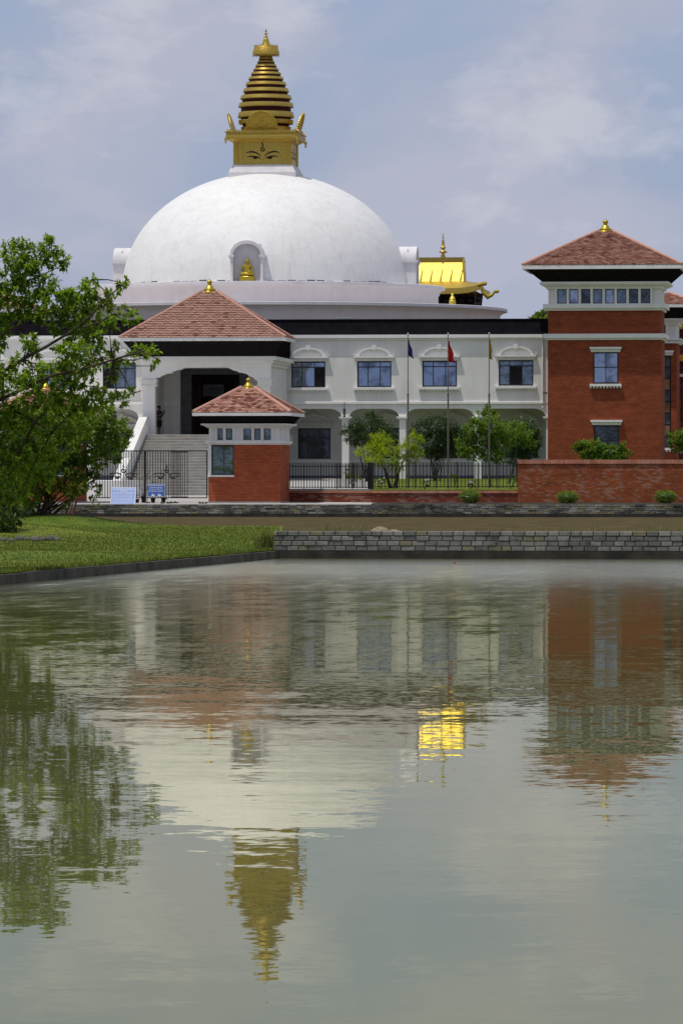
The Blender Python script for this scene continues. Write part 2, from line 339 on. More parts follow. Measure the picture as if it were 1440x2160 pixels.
# ------------------------------------------------------------------ mesh builder
class MB:
    def __init__(s): s.v = []; s.f = []
    def add(s, vs, fs):
        o = len(s.v); s.v += [tuple(p) for p in vs]; s.f += [tuple(i + o for i in f) for f in fs]
    def quad(s, a, b, c, d): s.add([a, b, c, d], [(0, 1, 2, 3)])
    def box(s, x0, x1, y0, y1, z0, z1):
        s.add([(x0, y0, z0), (x1, y0, z0), (x1, y1, z0), (x0, y1, z0), (x0, y0, z1), (x1, y0, z1), (x1, y1, z1), (x0, y1, z1)],
              [(0, 3, 2, 1), (4, 5, 6, 7), (0, 1, 5, 4), (1, 2, 6, 5), (2, 3, 7, 6), (3, 0, 4, 7)])
    def frust(s, a, za, b, zb):
        """a, b rects (x0,x1,y0,y1) at za<zb"""
        P = lambda r, z: [(r[0], r[2], z), (r[1], r[2], z), (r[1], r[3], z), (r[0], r[3], z)]
        s.add(P(a, za) + P(b, zb), [(0, 3, 2, 1), (4, 5, 6, 7), (0, 1, 5, 4), (1, 2, 6, 5), (2, 3, 7, 6), (3, 0, 4, 7)])
    def tube(s, pts, r, n=8, r1=None, cap=True):
        pts = [Vector(p) for p in pts]; k = len(pts)
        rs = r if isinstance(r, (list, tuple)) else [r + ((r1 if r1 is not None else r) - r) * i / max(1, k - 1) for i in range(k)]
        o = len(s.v); up = Vector((0, 0, 1))
        for i, p in enumerate(pts):
            d = (pts[min(i + 1, k - 1)] - pts[max(i - 1, 0)]).normalized()
            a = d.cross(up)
            if a.length < .05: a = d.cross(Vector((0, 1, 0)))
            a.normalize(); b = d.cross(a)
            for j in range(n):
                q = 2 * math.pi * j / n
                s.v.append(tuple(p + (a * math.cos(q) + b * math.sin(q)) * rs[i]))
        for i in range(k - 1):
            for j in range(n):
                j2 = (j + 1) % n
                s.f.append((o + i * n + j, o + (i + 1) * n + j, o + (i + 1) * n + j2, o + i * n + j2))
        if cap:
            s.f.append(tuple(o + j for j in range(n))); s.f.append(tuple(o + (k - 1) * n + n - 1 - j for j in range(n)))
    def lathe(s, prof, c, n=32, a0=0, a1=2 * math.pi):
        full = abs(a1 - a0 - 2 * math.pi) < 1e-6; m = n if full else n + 1
        o = len(s.v)
        for (r, z) in prof:
            for j in range(m):
                q = a0 + (a1 - a0) * j / n
                s.v.append((c[0] + r * math.cos(q), c[1] + r * math.sin(q), c[2] + z))
        for i in range(len(prof) - 1):
            for j in range(n):
                j2 = (j + 1) % m
                s.f.append((o + i * m + j, o + i * m + j2, o + (i + 1) * m + j2, o + (i + 1) * m + j))
    def prism(s, poly, y0, y1):
        """poly (x,z) counter-clockwise seen from the front, extruded in Y"""
        n = len(poly)
        s.add([(x, y0, z) for x, z in poly] + [(x, y1, z) for x, z in poly],
              [tuple(range(n)), tuple(range(2 * n - 1, n - 1, -1))] + [(i, i + n, (i + 1) % n + n, (i + 1) % n) for i in range(n)])
    def ell(s, c, r, n=10, m=7, jit=0, rnd=R):
        o = len(s.v)
        for i in range(m + 1):
            th = math.pi * i / m
            for j in range(n):
                ph = 2 * math.pi * j / n; k = 1 + rnd.uniform(-jit, jit)
                s.v.append((c[0] + r[0] * k * math.sin(th) * math.cos(ph), c[1] + r[1] * k * math.sin(th) * math.sin(ph), c[2] + r[2] * k * math.cos(th)))
        for i in range(m):
            for j in range(n):
                j2 = (j + 1) % n
                s.f.append((o + i * n + j, o + (i + 1) * n + j, o + (i + 1) * n + j2, o + i * n + j2))
    def body(s, x0, x1, y0, y1, z0, z1, holes=(), depth=.25):
        """box whose front has openings (hx0,hx1,hz0,hz1) with reveals"""
        xs = sorted({x0, x1, *[h[0] for h in holes], *[h[1] for h in holes]}); zs = sorted({z0, z1, *[h[2] for h in holes], *[h[3] for h in holes]})
        for i in range(len(xs) - 1):
            for j in range(len(zs) - 1):
                cx, cz = (xs[i] + xs[i + 1]) / 2, (zs[j] + zs[j + 1]) / 2
                if any(h[0] < cx < h[1] and h[2] < cz < h[3] for h in holes): continue
                s.quad((xs[i], y0, zs[j]), (xs[i + 1], y0, zs[j]), (xs[i + 1], y0, zs[j + 1]), (xs[i], y0, zs[j + 1]))
        for (a, b, c, d) in holes:
            y2 = y0 + depth
            s.quad((a, y0, c), (a, y2, c), (a, y2, d), (a, y0, d)); s.quad((b, y0, d), (b, y2, d), (b, y2, c), (b, y0, c))
            s.quad((a, y0, d), (a, y2, d), (b, y2, d), (b, y0, d)); s.quad((b, y0, c), (b, y2, c), (a, y2, c), (a, y0, c))
            s.quad((a, y2, c), (b, y2, c), (b, y2, d), (a, y2, d))
        s.quad((x1, y0, z0), (x1, y1, z0), (x1, y1, z1), (x1, y0, z1)); s.quad((x1, y1, z0), (x0, y1, z0), (x0, y1, z1), (x1, y1, z1))
        s.quad((x0, y1, z0), (x0, y0, z0), (x0, y0, z1), (x0, y1, z1)); s.quad((x0, y0, z1), (x1, y0, z1), (x1, y1, z1), (x0, y1, z1))
        s.quad((x0, y1, z0), (x1, y1, z0), (x1, y0, z0), (x0, y0, z0))
    def cornice(s, rect, levels):
        """levels (z0,z1,out): stacked slabs, each stepping out from rect"""
        for z0, z1, o in levels:
            s.box(rect[0] - o, rect[1] + o, rect[2] - o, rect[3] + o, z0, z1)
    def build(s, name, mat, parent=None, smooth=False):
        me = bpy.data.meshes.new(name)
        org = Vector((0, 0, 0))
        if parent is not None:
            p = parent
            while p.parent: p = p.parent
            org = p.location.copy()
        elif s.v:
            xs = [p[0] for p in s.v]; ys = [p[1] for p in s.v]; zs = [p[2] for p in s.v]
            org = Vector(((min(xs) + max(xs)) / 2, (min(ys) + max(ys)) / 2, min(zs)))
        me.from_pydata([(p[0] - org.x, p[1] - org.y, p[2] - org.z) for p in s.v], [], s.f)
        me.materials.append(mat)
        if smooth: me.polygons.foreach_set('use_smooth', [True] * len(me.polygons))
        me.update()
        o = bpy.data.objects.new(name, me); COL.objects.link(o)
        if parent is None: o.location = org
        else: o.parent = parent
        return o
def tag(o, label=None, cat=None, group=None, kind=None):
    if label: o['label'] = label
    if cat: o['category'] = cat
    if group: o['group'] = group
    if kind: o['kind'] = kind
    return o
def thing(name, label, cat, loc, group=None):
    o = bpy.data.objects.new(name, None); COL.objects.link(o); o.location = loc; o.empty_display_size = .3
    return tag(o, label, cat, group)
def struct(name, mb, mat, kind='structure', smooth=False):
    o = mb.build(name, mat, None, smooth); o['kind'] = kind; return o
def copy_tree(o, parent=None):
    c = o.copy(); COL.objects.link(c); c.parent = parent
    for ch in list(o.children): copy_tree(ch, c)
    return c
def shade_auto(o, ang=35):
    me = o.data; bm = bmesh.new(); bm.from_mesh(me); bmesh.ops.remove_doubles(bm, verts=bm.verts, dist=1e-4)
    for f in bm.faces: f.smooth = True
    for e in bm.edges:
        if len(e.link_faces) == 2 and e.calc_face_angle(0) > rad(ang): e.smooth = False
    bm.to_mesh(me); bm.free(); return o

# ------------------------------------------------------------------ ground, water
g = MB(); g.quad((-3000, -3000, -1.2), (3000, -3000, -1.2), (3000, 5000, -1.2), (-3000, 5000, -1.2)); struct('ground', g, M['earth'])
g = MB(); g.quad((-160, -3, 0), (160, -3, 0), (160, 140, 0), (-160, 140, 0)); struct('pond_water', g, M['water'])
g = MB(); g.quad((-160, 140.01, -.004), (160, 140.01, -.004), (160, 241, -.004), (-160, 241, -.004)); struct('canal_bed', g, M['canal'])
g = MB(); g.box(-160, 160, -60, -3, -1.1, .35); struct('near_bank', g, M['turf'])
CA = Vector((X(0, 91.8), 91.8, 0)); CB = Vector((X(588, 121.3), 121.3, 0))
def bankx(y): return CA.x + (CB.x - CA.x) * (y - CA.y) / (CB.y - CA.y)
mounds = [(X(120, 176), 176, 2.6, 4.0, .42), (X(-30, 150), 150, 2.2, 4, .25), (X(60, 150), 152, 1.6, 3, .16), (X(0, 112), 112, 1.8, 6, .12)]
def lawnz(x, y):
    z = .20
    for mx_, my_, sx, sy, h in mounds: z += h * math.exp(-((x - mx_) / sx) ** 2 - ((y - my_) / sy) ** 2)
    return z
g = MB(); NY = 90; NX = 60
ys = [40 + 138 * (i / NY) for i in range(NY + 1)]
for i, y in enumerate(ys):
    xr = bankx(y) - .16 if y < 121.6 else X(596, y)
    for j in range(NX + 1):
        f = (j / NX) ** .6; x = -70 + (xr + 70) * f
        dz = 0
        g.v.append((x, y, lawnz(x, y)))
for i in range(NY):
    for j in range(NX):
        a = i * (NX + 1) + j; g.f.append((a, a + 1, a + NX + 2, a + NX + 1))
# skirt at the back
for j in range(NX):
    a = NY * (NX + 1) + j; p, q = g.v[a], g.v[a + 1]; g.quad((q[0], q[1], q[2]), (q[0], q[1] + .5, -.3), (p[0], p[1] + .5, -.3), p)
struct('lawn', g, M['turf'], smooth=True)
g = MB(); g.box(X(594, 122), 70, 122.2, 148, -.5, .30); struct('bank_ground', g, M['earth'])
# pond curb
g = MB()
for k in range(24):
    y0 = 40 + k * 3.4; y1 = min(y0 + 3.38, 121.45)
    if y0 > 121: break
    x0, x1 = bankx(y0), bankx(y1); h = .185 + R.uniform(-.006, .006)
    g.add([(x0 - .2, y0, -.4), (x0, y0, -.4), (x1, y1, -.4), (x1 - .2, y1, -.4), (x0 - .2, y0, h), (x0 - .02, y0, h), (x1 - .02, y1, h), (x1 - .2, y1, h)],
          [(0, 3, 2, 1), (4, 5, 6, 7), (0, 1, 5, 4), (1, 2, 6, 5), (2, 3, 7, 6), (3, 0, 4, 7)])
struct('curb', g, M['conc2'])
# grass blades over the lawn, close to the water edge denser
def blades(n, area, hgt, mb, lean=.5, wd=.012):
    for _ in range(n):
        x, y = area(); z = lawnz(x, y); h = hgt * R.uniform(.5, 1.3); a = R.uniform(0, 6.28); w = wd * R.uniform(.7, 1.4)
        dx, dy = math.cos(a), math.sin(a); l = h * R.uniform(0, lean)
        mb.add([(x - dy * w, y + dx * w, z - .01), (x + dy * w, y - dx * w, z - .01), (x + dx * l, y + dy * l, z + h)], [(0, 1, 2)])
g = MB()
def areaA():
    y = R.uniform(80, 122); return bankx(y) - .17 - R.random() ** 2 * 7, y
def areaB():
    y = 121 + 55 * R.random(); px = R.uniform(-60, 590); return X(px, y), y
blades(26000, areaA, .036, g); blades(26000, areaB, .036, g, .5, .018)
def areaC():
    y = R.uniform(60, 122); return bankx(y) - .17 - R.random() * .25, y
blades(5000, areaC, .08, g, 1.2)
tag(struct('grass', g, M['grassb'], 'stuff'), 'short green grass blades on the lawn by the pond', None)

# near stone wall at the pond (blocks on a dark concrete footing)
def block_wall(name, label, x0, x1, Y, z0, z1, rows, bw, depth, gap, mat, foot, footz, yj=.012, cap=True):
    t = thing(name, label, 'wall', ((x0 + x1) / 2, Y, footz))
    m = MB(); rh = (z1 - z0) / rows
    for r in range(rows):
        x = x0 - (bw * .5 if r % 2 else 0)
        while x < x1:
            w = bw * R.uniform(.82, 1.16); a, b = max(x, x0), min(x + w, x1)
            if b - a > .04:
                yy = Y + R.uniform(-yj, yj); zt = z0 + (r + 1) * rh - gap; zb = z0 + r * rh + gap; e = gap * .9
                m.add([(a + gap, yy + e, zb), (b - gap, yy + e, zb), (b - gap, yy + e, zt), (a + gap, yy + e, zt),
                       (a + gap + e, yy, zb + e), (b - gap - e, yy, zb + e), (b - gap - e, yy, zt - e), (a + gap + e, yy, zt - e),
                       (a + gap, Y + depth, zb), (b - gap, Y + depth, zb), (b - gap, Y + depth, zt), (a + gap, Y + depth, zt)],
                      [(4, 5, 6, 7), (0, 1, 5, 4), (1, 2, 6, 5), (2, 3, 7, 6), (3, 0, 4, 7), (3, 2, 10, 11), (1, 9, 10, 2), (0, 3, 11, 8), (0, 8, 9, 1)])
            x += w
    m.build('stone_courses', mat, t)
    m = MB(); m.box(x0 + .02, x1 - .02, Y + gap * 1.6, Y + depth - .02, z0 - .02, z1 - gap - .006); m.build('mortar_core', M['conc'], t)
    m = MB(); m.box(x0 + .01, x1 - .01, Y - .02, Y + depth, footz, z0); m.build('footing', foot, t)
    return t
M['blockN'] = blocks('grey_blocks', [tuple(q * 1.4 for q in c) for c in [(.125, .125, .118), (.15, .148, .135), (.19, .186, .168), (.11, .108, .10), (.14, .138, .128), (.165, .15, .10), (.21, .205, .185), (.13, .127, .115), (.175, .17, .155), (.155, .152, .14)]], (.04, .039, .035), 1.6, .52, .72, .75)
M['blockF'] = blocks('stained_blocks', [tuple(q * 1.3 for q in c) for c in [(.13, .128, .11), (.19, .185, .165), (.27, .265, .23), (.10, .098, .09), (.16, .15, .12), (.22, .19, .11), (.24, .235, .21)]], (.028, .028, .024), .55, .47, .66, .85)
zt = Z(1120, 121.3, 900); zb = Z(1162.5, 121.3, 900)
nw = block_wall('stone_wall', 'low grey block wall at the pond edge, nearest to the water', X(577, 121.3), 40, 121.3, zb, zt, 4, .29, .32, .010, M['blockN'], M['conc'], -.5)
zt2 = Z(1064, 239, 800); zb2 = Z(1084, 239, 800)
fw = block_wall('stone_wall', 'long stained block wall below the brick gatehouse, beyond the brown canal', -55, 45, 239, zb2, zt2, 5, .40, .5, .008, M['blockF'], M['conc'], -.5)
m = MB(); m.box(-55, 45, 238.9, 239.0, -.3, Z(1092, 238.9, 800)); m.build('ledge', M['conc'], fw)
for px in (340, 545, 770, 965, 1180, 1390, 1600, 60):
    m = MB(); x = X(px, 238.8); m.box(x - .32, x + .32, 238.72, 238.9, -.3, Z(1082, 238.8, px)); m.build('drain_stain', M['conc'], fw)  # shallow dark box standing for a drain stain down the wall

# plaza, courtyard
def pz(y): return .60 + (y - 239) * .0095
g = MB()
for y0, y1 in ((239.5, 247), (247, 262), (262, 300)):
    g.quad((-60, y0, pz(y0)), (60, y0, pz(y0)), (60, y1, pz(y1)), (-60, y1, pz(y1)))
struct('plaza_paving', g, M['paving'])
g = MB(); g.box(-400, 400, 300, 2500, -1, 1.6); struct('far_ground', g, M['earth'])
def cz(y): return 1.32 + (y - 247) * (1.80 - 1.32) / 41
xs0 = X(607, 249)
g = MB(); g.add([(xs0, 247.8, .3), (X(784, 247.8), 247.8, .3), (X(784, 291), 291, .3), (X(580, 291), 291, .3), (xs0, 247.8, cz(247.8)), (X(784, 247.8), 247.8, cz(247.8)), (X(784, 291), 291, cz(291)), (X(580, 291), 291, cz(291))],
          [(0, 3, 2, 1), (4, 5, 6, 7), (0, 1, 5, 4), (1, 2, 6, 5), (2, 3, 7, 6), (3, 0, 4, 7)]); struct('courtyard_paving', g, M['paving'])
g = MB(); g.add([(X(784.2, 245), 245.2, .3), (60, 245.2, .3), (60, 291, .3), (X(784.2, 291), 291, .3), (X(784.2, 245), 245.2, 1.30), (60, 245.2, 1.30), (60, 291, 1.83), (X(784.2, 291), 291, 1.83)],
          [(0, 3, 2, 1), (4, 5, 6, 7), (0, 1, 5, 4), (1, 2, 6, 5), (2, 3, 7, 6), (3, 0, 4, 7)]); struct('courtyard_lawn', g, M['turf'])
g = MB(); g.box(-60, X(258, 262), 262, 291, .3, Z(1014, 262, 200)); struct('terrace', g, M['trim'])

# ------------------------------------------------------------------ building kit
def finial(parent, c, h, r, mat=None, name='finial'):
    """bell-shaped gilt roof finial: base plate, waisted bell, ball and tip"""
    prof = [(0, 0), (r, 0), (r, .10), (.84 * r, .12), (.80 * r, .20), (.88 * r, .24), (.70 * r, .28), (.52 * r, .38), (.40 * r, .50), (.26 * r, .56), (.20 * r, .60), (.34 * r, .63),
            (.20 * r, .66), (.30 * r, .70), (.37 * r, .76), (.36 * r, .82), (.26 * r, .88), (.10 * r, .92), (.08 * r, .95), (.10 * r, .97), (0, 1.0)]
    m = MB(); m.lathe([(a, z * h if z <= 1 else z) for a, z in prof], c, 20)
    return m.build(name, mat or M['goldf'], parent, True)
def tile_side(mb, P0, P1, Q0, Q1, rows, tw, th):
    P0, P1, Q0, Q1 = map(Vector, (P0, P1, Q0, Q1)); e = (P1 - P0).normalized()
    U = (Q0 - P0) - e * (Q0 - P0).dot(e); n = e.cross(U).normalized()
    if n.z < 0: n = -n
    ql = (Q0 - P0).dot(e); qr = (Q1 - P0).dot(e); w = (P1 - P0).length
    lim = lambda a: (ql * a, w + (qr - w) * a)
    for i in range(rows):
        a = i / rows; b = min(1, (i + 1.12) / rows); la, ra = lim(a); lb, rb = lim(b)
        s = la - ((tw / 2) if i % 2 else 0) - (la % tw)
        while s < ra:
            s0, s1 = max(s, la), min(s + tw, ra); s += tw
            if s1 - s0 < .01: continue
            u0, u1 = min(max(s0, lb), rb), max(min(s1, rb), lb)
            k = th * 1.5 * R.uniform(.8, 1.2); g_ = .006
            A = P0 + e * (s0 + g_) + U * a + n * k; B = P0 + e * (s1 - g_) + U * a + n * k
            C = P0 + e * u1 + U * b + n * .012; D = P0 + e * u0 + U * b + n * .012
            mid = P0 + e * ((s0 + s1) / 2) + U * (a - .10 / rows) + n * k
            A0 = A - n * (k * .95); B0 = B - n * (k * .95); m0 = mid - n * (k * .95)
            if u1 - u0 > .01: mb.add([A, mid, B, C, D, A0, m0, B0], [(0, 1, 2, 3, 4), (5, 6, 1, 0), (6, 7, 2, 1)])
            else: mb.add([A, mid, B, (C + D) / 2, A0, m0, B0], [(0, 1, 2, 3), (4, 5, 1, 0), (5, 6, 2, 1)])
def pavilion_roof(t, rect, ztile, zfascia, inner, zin, cap, zcap, rows, tw=.27, th=.05, mat=None, finh=None, finr=None):
    x0, x1, y0, y1 = rect; cx0, cx1, cy0, cy1 = cap
    m = MB(); P = [(x0, y0, ztile), (x1, y0, ztile), (x1, y1, ztile), (x0, y1, ztile)]; Q = [(cx0, cy0, zcap), (cx1, cy0, zcap), (cx1, cy1, zcap), (cx0, cy1, zcap)]
    for i in range(4): tile_side(m, P[i], P[(i + 1) % 4], Q[i], Q[(i + 1) % 4], rows, tw, th)
    m.frust((x0 + .02, x1 - .02, y0 + .02, y1 - .02), ztile - .01, (cx0, cx1, cy0, cy1), zcap - .01)
    rf = m.build('roof', mat or M['tile'], t)
    m = MB()
    for i in range(4): m.tube([Vector(P[i]) + Vector((0, 0, .05)), Vector(Q[i]) + Vector((0, 0, .05))], .085, 6)
    m.build('ridge_cap', M['ridge'], rf)
    m = MB(); b = .14
    m.box(x0 - .03, x1 + .03, y0 - .03, y0 + b, zfascia, ztile); m.box(x0 - .03, x1 + .03, y1 - b, y1 + .03, zfascia, ztile)
    m.box(x0 - .03, x0 + b, y0 + b, y1 - b, zfascia, ztile); m.box(x1 - b, x1 + .03, y0 + b, y1 - b, zfascia, ztile)
    m.build('fascia', M['trim'], t)
    m = MB(); m.frust(inner, zin, (x0 + b + .01, x1 - b - .01, y0 + b + .01, y1 - b - .01), zfascia + .04)
    m.build('soffit', M['soffit'], t)
    if finh: finial(t, ((cx0 + cx1) / 2, (cy0 + cy1) / 2, zcap - .05), finh, finr)
def window(t, x0, x1, z0, z1, y, cols=(1 / 3, 2 / 3), rows=(.78,), fw=.07, pane=None, frame=None, head='arch', sill=True, recess=.12, trimmat=None, open_col=None, head_w=.2, pname='pediment'):
    """dark-framed window set back in its opening; pediment or lintel above, sill on dentils below"""
    m = MB(); ya, yb = y + recess, y + recess + .07
    m.box(x0, x1, ya, yb, z0, z0 + fw); m.box(x0, x1, ya, yb, z1 - fw, z1); m.box(x0, x0 + fw, ya, yb, z0 + fw, z1 - fw); m.box(x1 - fw, x1, ya, yb, z0 + fw, z1 - fw)
    for c in cols:
        x = x0 + (x1 - x0) * c; m.box(x - fw * .35, x + fw * .35, ya + .004, yb - .004, z0 + fw, z1 - fw)
    for r in rows:
        z = z0 + (z1 - z0) * r; m.box(x0 + fw, x1 - fw, ya + .008, yb - .008, z - fw * .45, z + fw * .45)
    w = m.build('window', frame or M['frame'], t)
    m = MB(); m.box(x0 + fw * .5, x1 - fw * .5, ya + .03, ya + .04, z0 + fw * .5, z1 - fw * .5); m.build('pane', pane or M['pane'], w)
    if open_col is not None:
        c = [0] + list(cols) + [1]; a = x0 + (x1 - x0) * c[open_col] + fw * .4; b = x0 + (x1 - x0) * c[open_col + 1] - fw * .4
        m = MB(); m.box(a, b, ya + .018, ya + .026, z0 + fw, z0 + (z1 - z0) * (rows[0] if rows else 1) - fw * .4); m.build('open_sash', M['dark'], w)
    tm = trimmat or M['trim']; cx = (x0 + x1) / 2; hw = (x1 - x0) / 2
    if head:
        m = MB(); e = head_w
        m.box(x0 - e * .55, x1 + e * .55, y - .07, y, z1 + .02, z1 + .20)
        nd = int((x1 - x0 + e) / .24)
        for i in range(nd + 1):
            x = x0 - e * .45 + (x1 - x0 + e * .9) * i / nd; m.box(x - .05, x + .05, y - .12, y - .07, z1 + .05, z1 + .19)
        m.box(x0 - e, x1 + e, y - .22, y, z1 + .20, z1 + .31)
        if head == 'arch':
            N = 18; zb_ = z1 + .31; ro = hw * 1.02; ri = hw * .86; ho, hi = .53, .41
            for rr, hh, dep, r2, h2 in ((ro, ho, .17, ri, hi),):
                for i in range(N):
                    a, b = math.pi * i / N, math.pi * (i + 1) / N
                    pa, pb = (cx - rr * math.cos(a), zb_ + hh * math.sin(a)), (cx - rr * math.cos(b), zb_ + hh * math.sin(b))
                    qa, qb = (cx - r2 * math.cos(a), zb_ + h2 * math.sin(a)), (cx - r2 * math.cos(b), zb_ + h2 * math.sin(b))
                    m.prism([pa, qa, qb, pb], y - dep, y)
            m.prism([(cx - .10, zb_ + hi - .06), (cx + .10, zb_ + hi - .06), (cx + .15, zb_ + ho + .11), (cx - .15, zb_ + ho + .11)], y - .19, y)
            poly = [(cx - ri * math.cos(math.pi * i / N), zb_ + hi * math.sin(math.pi * i / N)) for i in range(N + 1)][::-1]
            m.prism(poly, y - .03, y)
        m.build(pname if head == 'arch' else 'lintel', tm, w)
    if sill:
        m = MB(); e = .2
        m.box(x0 - e, x1 + e, y - .18, y, z0 - .17, z0 - .03)
        nd = int((x1 - x0 + 2 * e) / .2)
        for i in range(nd + 1):
            x = x0 - e + .05 + (x1 - x0 + 2 * e - .1) * i / nd; m.box(x - .045, x + .045, y - .12, y, z0 - .28, z0 - .17)
        m.build('sill', tm, w)
    return w

# ------------------------------------------------------------------ main hall
HY = 288.0
def HZ(py): return Z(py, HY, 860)
hall = thing('museum_hall', 'long two-storey white hall with dark roof band, pedimented windows and arcade', 'building', (X(720, HY), HY, 1.8))
WIN = [(614, 686, 762, 817, 2), (753, 825, 761.5, 816.5, None), (890, 963, 761, 816, None), (1051, 1124, 760, 814, 1), (217, 287, 764, 819, 0), (78, 148, 764, 819, None), (-60, 10, 764, 819, None), (-198, -128, 764, 819, None)]
holes = []
for a, b, c, d, o_ in WIN: holes.append((X(a, HY), X(b, HY), HZ(d), HZ(c)))
hx0, hx1 = X(-420, HY), X(1158, HY)
m = MB(); m.body(hx0, hx1, HY, HY + 12, HZ(852), HZ(716), holes, .45); m.build('upper_wall', M['white'], hall)
m = MB(); m.cornice((hx0, hx1 - .3, HY, HY + 11), [(HZ(717), HZ(713), .10), (HZ(713) + .001, HZ(706), .24)]); m.build('cornice', M['trim'], hall)
m = MB(); m.box(hx0, hx1 - .3, HY - .10, HY, HZ(852), HZ(848)); m.box(hx0, hx1 - .3, HY - .05, HY + .001, HZ(848), HZ(846.3)); m.build('string_course', M['trim'], hall)
m = MB(); m.frust((hx0, hx1, HY + .05, HY + 11.5), HZ(706) + .002, (hx0, hx1, HY + .35, HY + 11), HZ(675))
m.box(hx0, hx1, HY + .27, HY + 11.1, HZ(675) + .002, HZ(672.5)); m.build('roof_band', M['black'], hall)
for i, (a, b, c, d, o_) in enumerate(WIN):
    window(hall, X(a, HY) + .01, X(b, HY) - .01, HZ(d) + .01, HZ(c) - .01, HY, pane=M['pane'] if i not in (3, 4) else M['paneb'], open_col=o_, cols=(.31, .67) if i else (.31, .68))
# ground-floor arcade
bays = [(-308, -200), (-184, -63), (-47, 62), (78, 182), (198, 292), (604, 720), (736, 841), (856, 999), (1015, 1150)]
m = MB(); zb_, za_ = HZ(852), HZ(862); N = 16
edges = [-420] + [v for b in bays for v in b] + [1158]
for i in range(0, len(edges), 2):      # solid stretches between openings, from the ground up
    a, b = X(edges[i], HY), X(edges[i + 1], HY)
    if b - a < 1: m.box(a + .02, b - .02, HY + .04, HY + .46, 1.7, HZ(883))
    else: m.box(a, b, HY + .04, HY + .46, 1.7, HZ(883))
    m.box(a, b, HY + .02, HY + .5, HZ(883) + .001, zb_ - .001)
for a, b in bays:
    xa, xb = X(a, HY), X(b, HY); r = .72; zs = HZ(880)
    pts = []
    for k in range(N + 1):
        q = math.pi / 2 * k / N; pts.append((xa + r * (1 - math.cos(q)), zs + (za_ - zs) * math.sin(q)))
    pts += [(xa + xb - x, z) for x, z in pts[::-1]]
    for (x0, z0), (x1, z1) in zip(pts, pts[1:]):
        if x1 - x0 < 1e-5: continue
        m.add([(x0, HY + .02, z0), (x1, HY + .02, z1), (x1, HY + .02, zb_ - .001), (x0, HY + .02, zb_ - .001), (x0, HY + .5, z0), (x1, HY + .5, z1)], [(0, 1, 2, 3), (0, 4, 5, 1)])
m.build('arcade', M['trim'], hall)
for a, b in [(720, 736), (841, 856), (999, 1015), (182, 198), (62, 78), (-63, -47), (1150, 1158)]:
    m = MB(); x0, x1 = X(a, HY), X(b, HY); m.box(x0 - .14, x1 + .14, HY - .10, HY + .56, HZ(882), HZ(878.5)); m.box(x0 - .07, x1 + .07, HY - .03, HY + .50, HZ(885), HZ(882) - .001)
    m.build('capital', M['trim'], hall)
BY = 291.0
def BZ(py): return Z(py, BY, 860)
GW = [(628, 697, 903, 968), (780, 850, 902, 967), (918, 988, 902, 967), (1064, 1134, 901, 966), (86, 156, 905, 970), (222, 292, 905, 970)]
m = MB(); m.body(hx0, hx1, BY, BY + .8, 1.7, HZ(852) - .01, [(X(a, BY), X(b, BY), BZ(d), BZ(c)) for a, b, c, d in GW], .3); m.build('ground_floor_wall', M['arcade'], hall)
m = MB(); m.box(hx0, hx1, BY - .03, BY, 1.7, BZ(1003)); m.build('dado', M['dado'], hall)
m = MB(); m.box(hx0, hx1, BY - .06, BY, BZ(975), BZ(971)); m.build('sill_band', M['trim'], hall)
for a, b, c, d in GW:
    window(hall, X(a, BY) + .01, X(b, BY) - .01, BZ(d) + .01, BZ(c) - .01, BY, cols=(.31, .68), rows=(.70,), pane=M['paned'], sill=False, trimmat=M['arcade'])

# ------------------------------------------------------------------ entrance portico
PY = 279.5
def PZ(py): return Z(py, PY, 440)
port = thing('entrance_portico', 'white entrance porch with cusped arch under a red tiled pyramid roof', 'porch', (X(438, PY), PY, PZ(917)))
zl = PZ(917)
xa, xb = X(300, PY), X(571, PY)
m = MB()
arch = [(328, 800), (330, 797), (336, 796), (342, 792), (352, 788), (362, 787), (365, 783), (371, 782), (374, 780), (380, 780), (384, 778), (389, 775.5), (479, 775), (483, 777), (489, 780), (494, 782), (498, 782), (504, 786), (512, 787), (520, 789), (527, 794), (533, 796), (539, 802), (545, 803)]
ztop = PZ(771)
P2 = [(X(a, PY), PZ(b)) for a, b in arch]
m.box(xa, P2[0][0], PY, PY + .6, PZ(800), ztop); m.box(P2[-1][0], xb, PY, PY + .6, PZ(800), ztop)
for (x0, z0), (x1, z1) in zip(P2, P2[1:]):
    m.add([(x0, PY, z0), (x1, PY, z1), (x1, PY, ztop), (x0, PY, ztop), (x0, PY + .6, z0), (x1, PY + .6, z1), (x1, PY + .6, ztop), (x0, PY + .6, ztop)], [(0, 1, 2, 3), (0, 4, 5, 1), (4, 7, 6, 5)])
m.build('cusped_arch', M['trim'], port)
m = MB(); m.cornice((xa, xb, PY, HY - .3), [(PZ(773) - .001, PZ(766), .04), (PZ(766) + .001, PZ(760), .16), (PZ(760) + .001, PZ(752), .32)]); m.build('entablature', M['trim'], port)
for a, b in ((300, 328), (545, 571)):
    x0, x1 = X(a, PY), X(b, PY)
    m = MB(); m.box(x0 + .03, x1 - .03, PY + .03, PY + .60, zl - .1, PZ(800) - .001)
    for z0, z1, o_ in ((PZ(804), PZ(800.2), .10), (PZ(812), PZ(804) - .002, .05), (PZ(815), PZ(812) - .002, .09)): m.box(x0 - o_, x1 + o_, PY + .02 - o_, PY + .6 + o_, z0, z1)
    m.build('column', M['white'], port)
iy = 285.5
m = MB(); m.box(xa + .05, xa + .35, PY + 2.6, HY - .31, zl - 2.4, PZ(773) - .01)
m.box(xa + .36, X(381, iy), iy, iy + .4, zl, PZ(773) - .01); m.build('inner_wall', M['white'], port)
